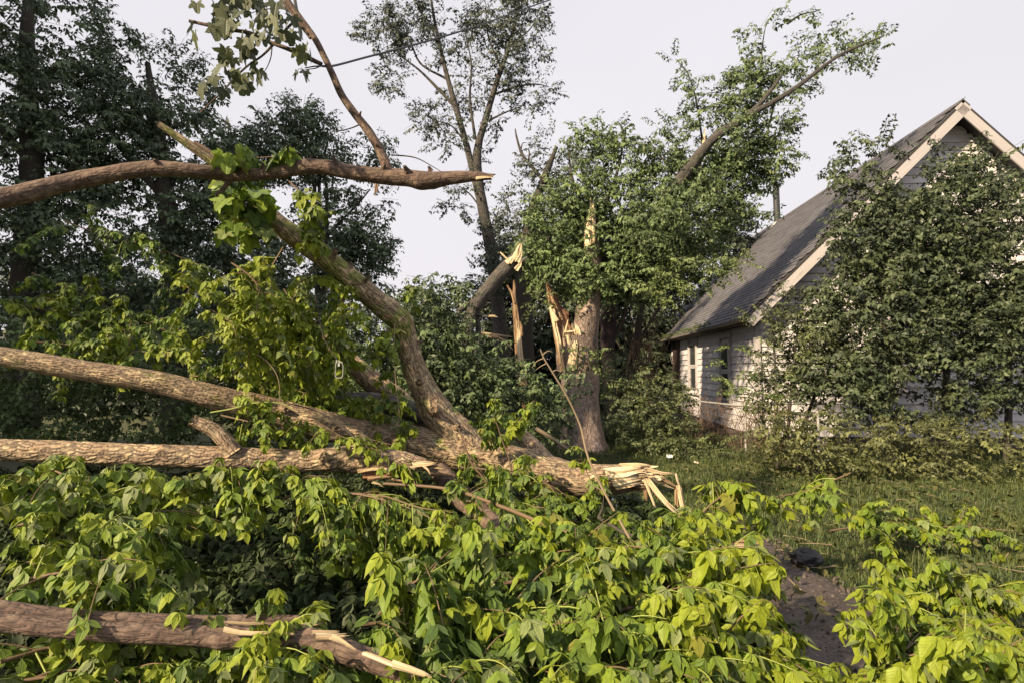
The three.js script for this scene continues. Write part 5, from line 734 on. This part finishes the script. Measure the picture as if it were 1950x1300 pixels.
FB('bright leafy branch in the lower right corner of the heap', [[1250, 1240, 0.56], [1340, 1225, 0.56], [1410, 1240, 0.50], [1455, 1275, 0.44]], { twigs: 22, tone: -2, tl: 0.34 });
FB('leafy branch at the bottom edge right of the middle', [[1080, 1290, 0.52], [1180, 1265, 0.52], [1290, 1270, 0.50], [1400, 1300, 0.44]], { twigs: 24, tone: -1 });
FB('leafy branch running across the heap under the long brown stem', [[960, 1110, 0.68], [1050, 1100, 0.68], [1140, 1110, 0.67], [1230, 1130, 0.66]], { twigs: 22 });
FB('leafy branch in the shade right of the split stick', [[900, 1180, 0.60], [990, 1165, 0.61], [1080, 1180, 0.60], [1160, 1210, 0.58]], { twigs: 22, tone: 1 });
FB('deep green leafy branch at the bottom edge in the middle', [[820, 1290, 0.50], [920, 1260, 0.51], [1010, 1270, 0.50], [1100, 1310, 0.47]], { twigs: 22, tone: 2, ls: 1.1 });
FB('leafy branch behind the short mossy split stick', [[760, 1120, 0.60], [830, 1095, 0.62], [910, 1090, 0.63], [980, 1100, 0.64]], { twigs: 16, tone: 1 });
FB('leafy branch with broad leaves right of the split log', [[680, 1190, 0.56], [750, 1185, 0.55], [820, 1195, 0.54], [880, 1220, 0.52]], { twigs: 16, ls: 1.05, tone: 0 });
FB('leafy branch below the split log at the bottom edge', [[600, 1290, 0.42], [680, 1275, 0.43], [760, 1275, 0.44], [830, 1290, 0.45]], { twigs: 16, ls: 1.1, tone: 1 });
FB('bright shoots growing across the split log at the bottom left', [[455, 1260, 0.56], [500, 1235, 0.60], [540, 1205, 0.62], [560, 1180, 0.64]], { twigs: 9, tl: 0.24, r0: 0.006, stem: M.twigGreen, green: 1, tone: -2 });
FB('leafy branch under the split log at the bottom left corner', [[330, 1280, 0.46], [420, 1265, 0.48], [500, 1270, 0.48], [590, 1290, 0.46]], { twigs: 18, tone: 0 });
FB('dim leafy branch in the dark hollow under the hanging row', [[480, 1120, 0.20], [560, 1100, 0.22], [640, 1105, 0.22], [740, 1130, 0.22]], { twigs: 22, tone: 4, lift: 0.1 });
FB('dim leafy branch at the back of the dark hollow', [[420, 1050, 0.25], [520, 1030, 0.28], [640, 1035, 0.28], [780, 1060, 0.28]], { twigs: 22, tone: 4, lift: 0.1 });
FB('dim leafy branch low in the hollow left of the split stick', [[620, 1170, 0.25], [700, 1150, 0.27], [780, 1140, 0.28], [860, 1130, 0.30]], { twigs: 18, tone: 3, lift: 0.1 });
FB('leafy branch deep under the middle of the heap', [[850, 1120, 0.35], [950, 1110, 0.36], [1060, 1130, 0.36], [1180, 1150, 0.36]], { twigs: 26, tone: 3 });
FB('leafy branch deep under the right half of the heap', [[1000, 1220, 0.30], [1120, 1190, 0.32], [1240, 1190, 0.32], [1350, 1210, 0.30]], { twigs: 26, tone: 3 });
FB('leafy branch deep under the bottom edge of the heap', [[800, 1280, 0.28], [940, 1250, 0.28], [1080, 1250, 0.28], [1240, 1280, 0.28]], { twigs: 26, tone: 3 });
FB('leafy branch lying on the drive under the right slope', [[1200, 1110, 0.30], [1300, 1100, 0.32], [1380, 1130, 0.28], [1430, 1180, 0.22]], { twigs: 20, tone: 1 });
FB('leafy branch behind the long stem at the foot of the trunk', [[880, 960, 0.50], [980, 960, 0.52], [1080, 975, 0.50], [1180, 1000, 0.46]], { twigs: 22, tone: 2 });
FB('hanging leafy branch at the left edge under the log', [[0, 925, 0.88], [90, 895, 0.99], [170, 925, 0.92], [260, 900, 0.99], [340, 930, 0.90]], { twigs: 26, droop: 1.1, lift: 0.3, tone: 0, ls: 1.0 });
FB('leafy branch at the left edge halfway down the heap', [[30, 1000, 0.95], [130, 985, 0.98], [230, 985, 0.98], [330, 1000, 0.90]], { twigs: 26, tone: 0 });
FB('leafy branch at the left edge above the split log', [[20, 1110, 0.78], [120, 1090, 0.82], [220, 1085, 0.82], [310, 1110, 0.74]], { twigs: 26, tone: 0 });
FB('leafy branch in the bottom left corner of the view', [[0, 1260, 0.50], [110, 1230, 0.50], [220, 1230, 0.50], [330, 1250, 0.48]], { twigs: 26, tone: -1 });
FB('second leafy branch in the bottom left corner nearest the view edge', [[-20, 1310, 0.44], [80, 1290, 0.45], [190, 1285, 0.45], [300, 1300, 0.44]], { twigs: 22, tone: 0 });
FB('bright leafy branch lying on the lawn at the bottom right', [[1650, 1290, 0.30], [1710, 1250, 0.32], [1770, 1240, 0.32], [1890, 1260, 0.30]], { twigs: 26, tone: -1 });
FB('leafy branch lying on the lawn at the right edge', [[1690, 1150, 0.30], [1760, 1120, 0.32], [1830, 1120, 0.30], [1930, 1150, 0.28]], { twigs: 26, tone: -1 });
FB('leafy branch in the bottom right corner of the view', [[1640, 1320, 0.34], [1740, 1300, 0.36], [1850, 1300, 0.34], [1960, 1310, 0.32]], { twigs: 22, tone: -1 });
FB('small leafy branch on the lawn below the vine covered fence', [[1580, 1010, 0.22], [1660, 1000, 0.24], [1760, 1000, 0.24], [1880, 1010, 0.20]], { twigs: 20, tone: 0 });
FB('leafy branch lying behind the knotty log at the left edge', [[20, 850, 0.5], [130, 850, 0.55], [250, 860, 0.55], [400, 865, 0.5]], { twigs: 22, tone: 1 });
FB('leafy branch in the gap between the two logs at the left', [[380, 840, 0.55], [470, 845, 0.6], [560, 850, 0.6], [660, 860, 0.55]], { twigs: 18, tone: 1, tl: 0.3 });
FB('leafy branch in the shade below the knotty log at the left edge', [[40, 960, 0.45], [160, 955, 0.5], [290, 960, 0.5], [420, 975, 0.45]], { twigs: 22, tone: 2 });
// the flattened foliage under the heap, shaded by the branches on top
{
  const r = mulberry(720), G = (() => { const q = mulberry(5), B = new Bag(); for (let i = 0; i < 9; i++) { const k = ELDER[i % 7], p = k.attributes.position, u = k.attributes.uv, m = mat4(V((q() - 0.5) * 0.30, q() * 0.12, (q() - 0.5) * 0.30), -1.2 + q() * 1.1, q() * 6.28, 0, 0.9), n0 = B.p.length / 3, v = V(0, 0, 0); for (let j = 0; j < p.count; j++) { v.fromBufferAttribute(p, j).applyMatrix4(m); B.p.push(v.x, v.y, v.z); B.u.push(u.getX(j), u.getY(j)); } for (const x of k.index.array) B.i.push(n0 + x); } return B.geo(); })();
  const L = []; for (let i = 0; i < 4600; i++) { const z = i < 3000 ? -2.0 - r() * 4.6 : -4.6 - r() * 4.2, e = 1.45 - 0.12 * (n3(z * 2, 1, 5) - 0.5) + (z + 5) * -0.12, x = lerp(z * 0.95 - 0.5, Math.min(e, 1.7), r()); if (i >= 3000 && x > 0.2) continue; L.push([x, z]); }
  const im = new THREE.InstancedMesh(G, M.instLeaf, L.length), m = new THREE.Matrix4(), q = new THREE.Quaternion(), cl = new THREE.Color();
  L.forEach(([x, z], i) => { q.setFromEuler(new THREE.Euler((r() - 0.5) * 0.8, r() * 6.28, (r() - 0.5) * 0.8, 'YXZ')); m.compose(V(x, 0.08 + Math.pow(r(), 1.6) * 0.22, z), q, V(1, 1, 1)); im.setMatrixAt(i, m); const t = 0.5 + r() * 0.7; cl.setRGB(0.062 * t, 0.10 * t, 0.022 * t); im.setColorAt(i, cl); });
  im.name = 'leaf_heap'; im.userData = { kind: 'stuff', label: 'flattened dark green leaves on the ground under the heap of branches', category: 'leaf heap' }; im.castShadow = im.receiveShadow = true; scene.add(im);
}
LB('bright leafy spray hanging at the left just above the fallen trunk', c([[400, 600], [450, 620], [490, 650], [520, 690]], 5.4), { twigs: 18, tl: 0.28, droop: 0.8, lift: -0.1, tone: -2, ls: 0.85 });
LB('bright leafy spray hanging beside the wire bracket on its left', c([[540, 550], [565, 590], [575, 630], [580, 670]], 5.6), { twigs: 14, tl: 0.28, droop: 0.8, lift: -0.1, tone: -2, ls: 0.85 });
LB('bright leafy spray between the dark trees and the fallen trunk', c([[440, 500], [480, 530], [510, 580], [530, 630]], 5.3), { twigs: 16, tl: 0.28, droop: 0.8, lift: -0.1, tone: -2, ls: 0.85 });
// ---- bare twigs
const TW = (label, pts, d, r0, r1, forks = [], mat = M.twigBrown) => { const p = line(pts, d), T = thing('bare_twig', label, 'twig', p[0].clone()); part('stem', stemGeo(p, r0, r1, 7, 40), mat, T); for (const f of forks) part('fork', stemGeo(line(f, d), r1 * 1.1, 0.0018, 6, 10), mat, T); };
TW('long bare twig with a forked tip leaning in front of the broken trunk', [[1205, 1035, 4.4], [1180, 990, 4.5], [1150, 935, 4.6], [1120, 870, 4.7], [1105, 810], [1080, 755], [1050, 705], [1035, 680], [1029, 664]], 4.8, 0.011, 0.0055, [[[1035, 682], [1022, 688], [1013, 700]], [[1033, 676], [1044, 668], [1052, 670]], [[1040, 692], [1030, 697], [1020, 704]], [[1052, 708], [1060, 704], [1068, 708]], [[1150, 935, 4.6], [1120, 920, 4.6], [1070, 905, 4.6]]], M.twigGrey);
TW('thin dry vine hanging straight down left of the bent limb', [[752, 610], [750, 660], [752, 710], [757, 760], [760, 795], [755, 810]], 5.9, 0.006, 0.004, [[[757, 760], [764, 752], [768, 740]]], M.twigGrey);
TW('curved bare twig leaning against the middle of the trunk', [[935, 950], [925, 915], [900, 885], [885, 850], [870, 810], [845, 785]], 5.6, 0.012, 0.004, [[[925, 915], [905, 925], [890, 935]]]);
TW('thin upright twig beside the leafy shoots on the trunk', [[975, 905], [968, 870], [955, 835], [945, 805], [940, 800]], 5.7, 0.008, 0.003);
TW('dark bare twig slanting across the fallen trunk at the left', [[680, 838], [650, 810], [620, 790], [590, 778], [550, 768]], 5.5, 0.010, 0.005, [[[620, 790], [610, 800], [600, 812]]], M.darkBark);
TW('arching yellow green shoot over the left end of the trunk', [[400, 785], [440, 778], [480, 768], [510, 765], [540, 770], [560, 780]], 5.2, 0.007, 0.003, [], M.twigGreen);
TW('bent dry twig hanging at the left among the leaves', [[490, 675], [510, 690], [525, 710], [532, 735], [532, 765]], 5.2, 0.006, 0.003, [], M.twigGrey);
TW('dry twig lying behind the mossy split stick', [[720, 1170, 3.1], [760, 1130, 3.1], [800, 1100, 3.1], [840, 1060, 3.2]], 3.1, 0.006, 0.003, [[[760, 1130, 3.1], [800, 1118, 3.1], [850, 1092, 3.1]]]);
TW('dark stick lying under the splintered end among the leaves', [[1140, 985, 4.9], [1165, 1000, 4.8], [1190, 1015, 4.7], [1215, 1020, 4.6]], 4.8, 0.016, 0.012, [[[1140, 985, 4.9], [1148, 965, 4.9], [1150, 940, 4.9]]], M.darkBark);
TW('grey stick lying at the foot of the broken trunk', [[1020, 815], [1045, 830], [1070, 848], [1090, 860]], 8, 0.03, 0.018, [], M.twigGrey);
// ---- debris
solo('plastic_bag', (() => { const g = new THREE.IcosahedronGeometry(0.12, 5), p = g.attributes.position; for (let i = 0; i < p.count; i++) { const v = V(p.getX(i), p.getY(i), p.getZ(i)).normalize(), k = 0.115 * (0.72 + 0.5 * fbm(v.x * 2 + 3, v.y * 2, v.z * 2) + 0.10 * Math.abs(n3(v.x * 7, v.y * 7, v.z * 7) - 0.5)); p.setXYZ(i, v.x * k * 1.2, Math.max(-0.045, v.y * k * 0.8), v.z * k); } g.computeVertexNormals(); return g.translate(2.60, 0.085, -5.3); })(), new THREE.MeshStandardMaterial({ color: new THREE.Color(0.012, 0.012, 0.018), roughness: 0.45 }), 'dark rounded plastic bag at the edge of the drive', 'bag');
const scrap = (label, pos, s, seed, mat) => solo('litter', (() => { const g = new THREE.BoxGeometry(s, s * 0.35, s * 0.7, 5, 2, 4), p = g.attributes.position; for (let i = 0; i < p.count; i++) { p.setXYZ(i, p.getX(i) * (0.7 + 0.6 * n3(p.getZ(i) * 30, seed, 1)), p.getY(i) * (0.5 + n3(p.getX(i) * 30, p.getZ(i) * 30, seed)) + 0.5 * s * (n3(p.getX(i) * 20 + seed, p.getZ(i) * 20, 2) - 0.4), p.getZ(i)); } g.computeVertexNormals(); return g.rotateY(seed).translate(pos.x, pos.y + 0.05, pos.z); })(), mat, label, 'litter');
const paper = new THREE.MeshStandardMaterial({ color: new THREE.Color(0.68, 0.68, 0.70), roughness: 0.7 });
scrap('crumpled white scrap on the grass right of the broken trunk', PH(1275, 875, 0.02), 0.13, 3, paper); scrap('small pale scrap on the grass before the fence post', PH(1326, 886, 0.02), 0.07, 5, new THREE.MeshStandardMaterial({ color: new THREE.Color(0.5, 0.45, 0.36), roughness: 0.8 })); scrap('pale scrap beneath the leaves under the trunk', PH(1160, 968, 0.12), 0.16, 7, paper);
{
  const T = thing('wood_fragment', 'broken orange brown wood pieces lying on the drive edge', 'wood fragments', PH(1415, 1040, 0.06)), b = (x, y) => PH(x, y, 0.10);
  [[[1400, 1035], [1420, 1034], [1440, 1032]], [[1402, 1042], [1425, 1040], [1436, 1044]], [[1410, 1030], [1430, 1029], [1448, 1034]]].forEach((s, i) => part('fragment', shard(s.map(q => b(q[0], q[1])), 0.025, 0.015, 0.02, 600 + i), i === 1 ? M.paleWood : M.tanWood, T));
}
{
  const r = mulberry(710), G = []; for (let i = 0; i < 320; i++) { const x = 0.6 + r() * 6, z = -4 - r() * 9, a = r() * 6.28, L = 0.06 + Math.pow(r(), 2) * 0.4, y = 0.015 + r() * 0.03; G.push(stemGeo([V(x, y, z), V(x + Math.cos(a) * L * 0.5, y + r() * 0.05, z + Math.sin(a) * L * 0.5), V(x + Math.cos(a + 0.4) * L, y, z + Math.sin(a + 0.4) * L)], 0.003 + r() * 0.006, 0.002, 5, 4)); }
  const T = solo('twig_litter', G, M.twigGrey, 'broken twigs scattered over the lawn by the storm', 'twig litter'); T.userData.kind = 'stuff';
}
{
  const r = mulberry(760), g = new THREE.IcosahedronGeometry(0.5, 1), p = g.attributes.position; for (let i = 0; i < p.count; i++) { const k = 0.7 + 0.6 * n3(p.getX(i) * 3 + 9, p.getY(i) * 3, p.getZ(i) * 3); p.setXYZ(i, p.getX(i) * k, p.getY(i) * k * 0.5, p.getZ(i) * k); } g.computeVertexNormals();
  const N = 5000, im = new THREE.InstancedMesh(g, new THREE.MeshStandardMaterial({ roughness: 0.95 }), N), m = new THREE.Matrix4(), q = new THREE.Quaternion(), c = new THREE.Color();
  for (let i = 0; i < N; i++) { const z = -2 - r() * 5.2, x = 2.7 - Math.pow(r(), 1.5) * 3.2, s = 0.004 + Math.pow(r(), 5) * 0.028; q.setFromEuler(new THREE.Euler(r(), r() * 6.28, r())); m.compose(V(x, 0.031, z), q, V(s * (1 + r() * 1.5), s, s)); im.setMatrixAt(i, m); const t = 0.5 + r(); c.setRGB(0.075 * t, 0.06 * t, 0.05 * t); im.setColorAt(i, c); }
  im.name = 'gravel'; im.userData = { kind: 'stuff', label: 'grit and bark crumbs strewn on the dark drive', category: 'gravel' }; im.castShadow = im.receiveShadow = true; scene.add(im);
}
// loose leaves, twigs and bark on the drive and lawn
{
  const r = mulberry(700), im = new THREE.InstancedMesh(ELDER[0], M.instLeaf, 1500), m = new THREE.Matrix4(), q = new THREE.Quaternion(), cl = new THREE.Color();
  for (let i = 0; i < 1500; i++) { const x = -2 + r() * 8.5, z = -2.2 - r() * 8; q.setFromEuler(new THREE.Euler(-1.5 + (r() - 0.5) * 0.5, r() * 6.28, 0, 'YXZ')); const s = 0.5 + r() * 0.6; m.compose(V(x, 0.085 + (x > 2.6 ? 0.02 : 0), z), q, V(s, s, s)); im.setMatrixAt(i, m); const k = r(), t = 0.6 + r() * 0.6; cl.setRGB(lerp(0.10, 0.15, k) * t, lerp(0.17, 0.16, k * k) * t * 0.85, 0.04 * t); im.setColorAt(i, cl); }
  im.name = 'leaf_litter'; im.userData = { kind: 'stuff', label: 'loose torn leaves scattered over the drive and the lawn', category: 'leaf litter' }; im.receiveShadow = true; scene.add(im);
}

renderer.render(scene, camera);
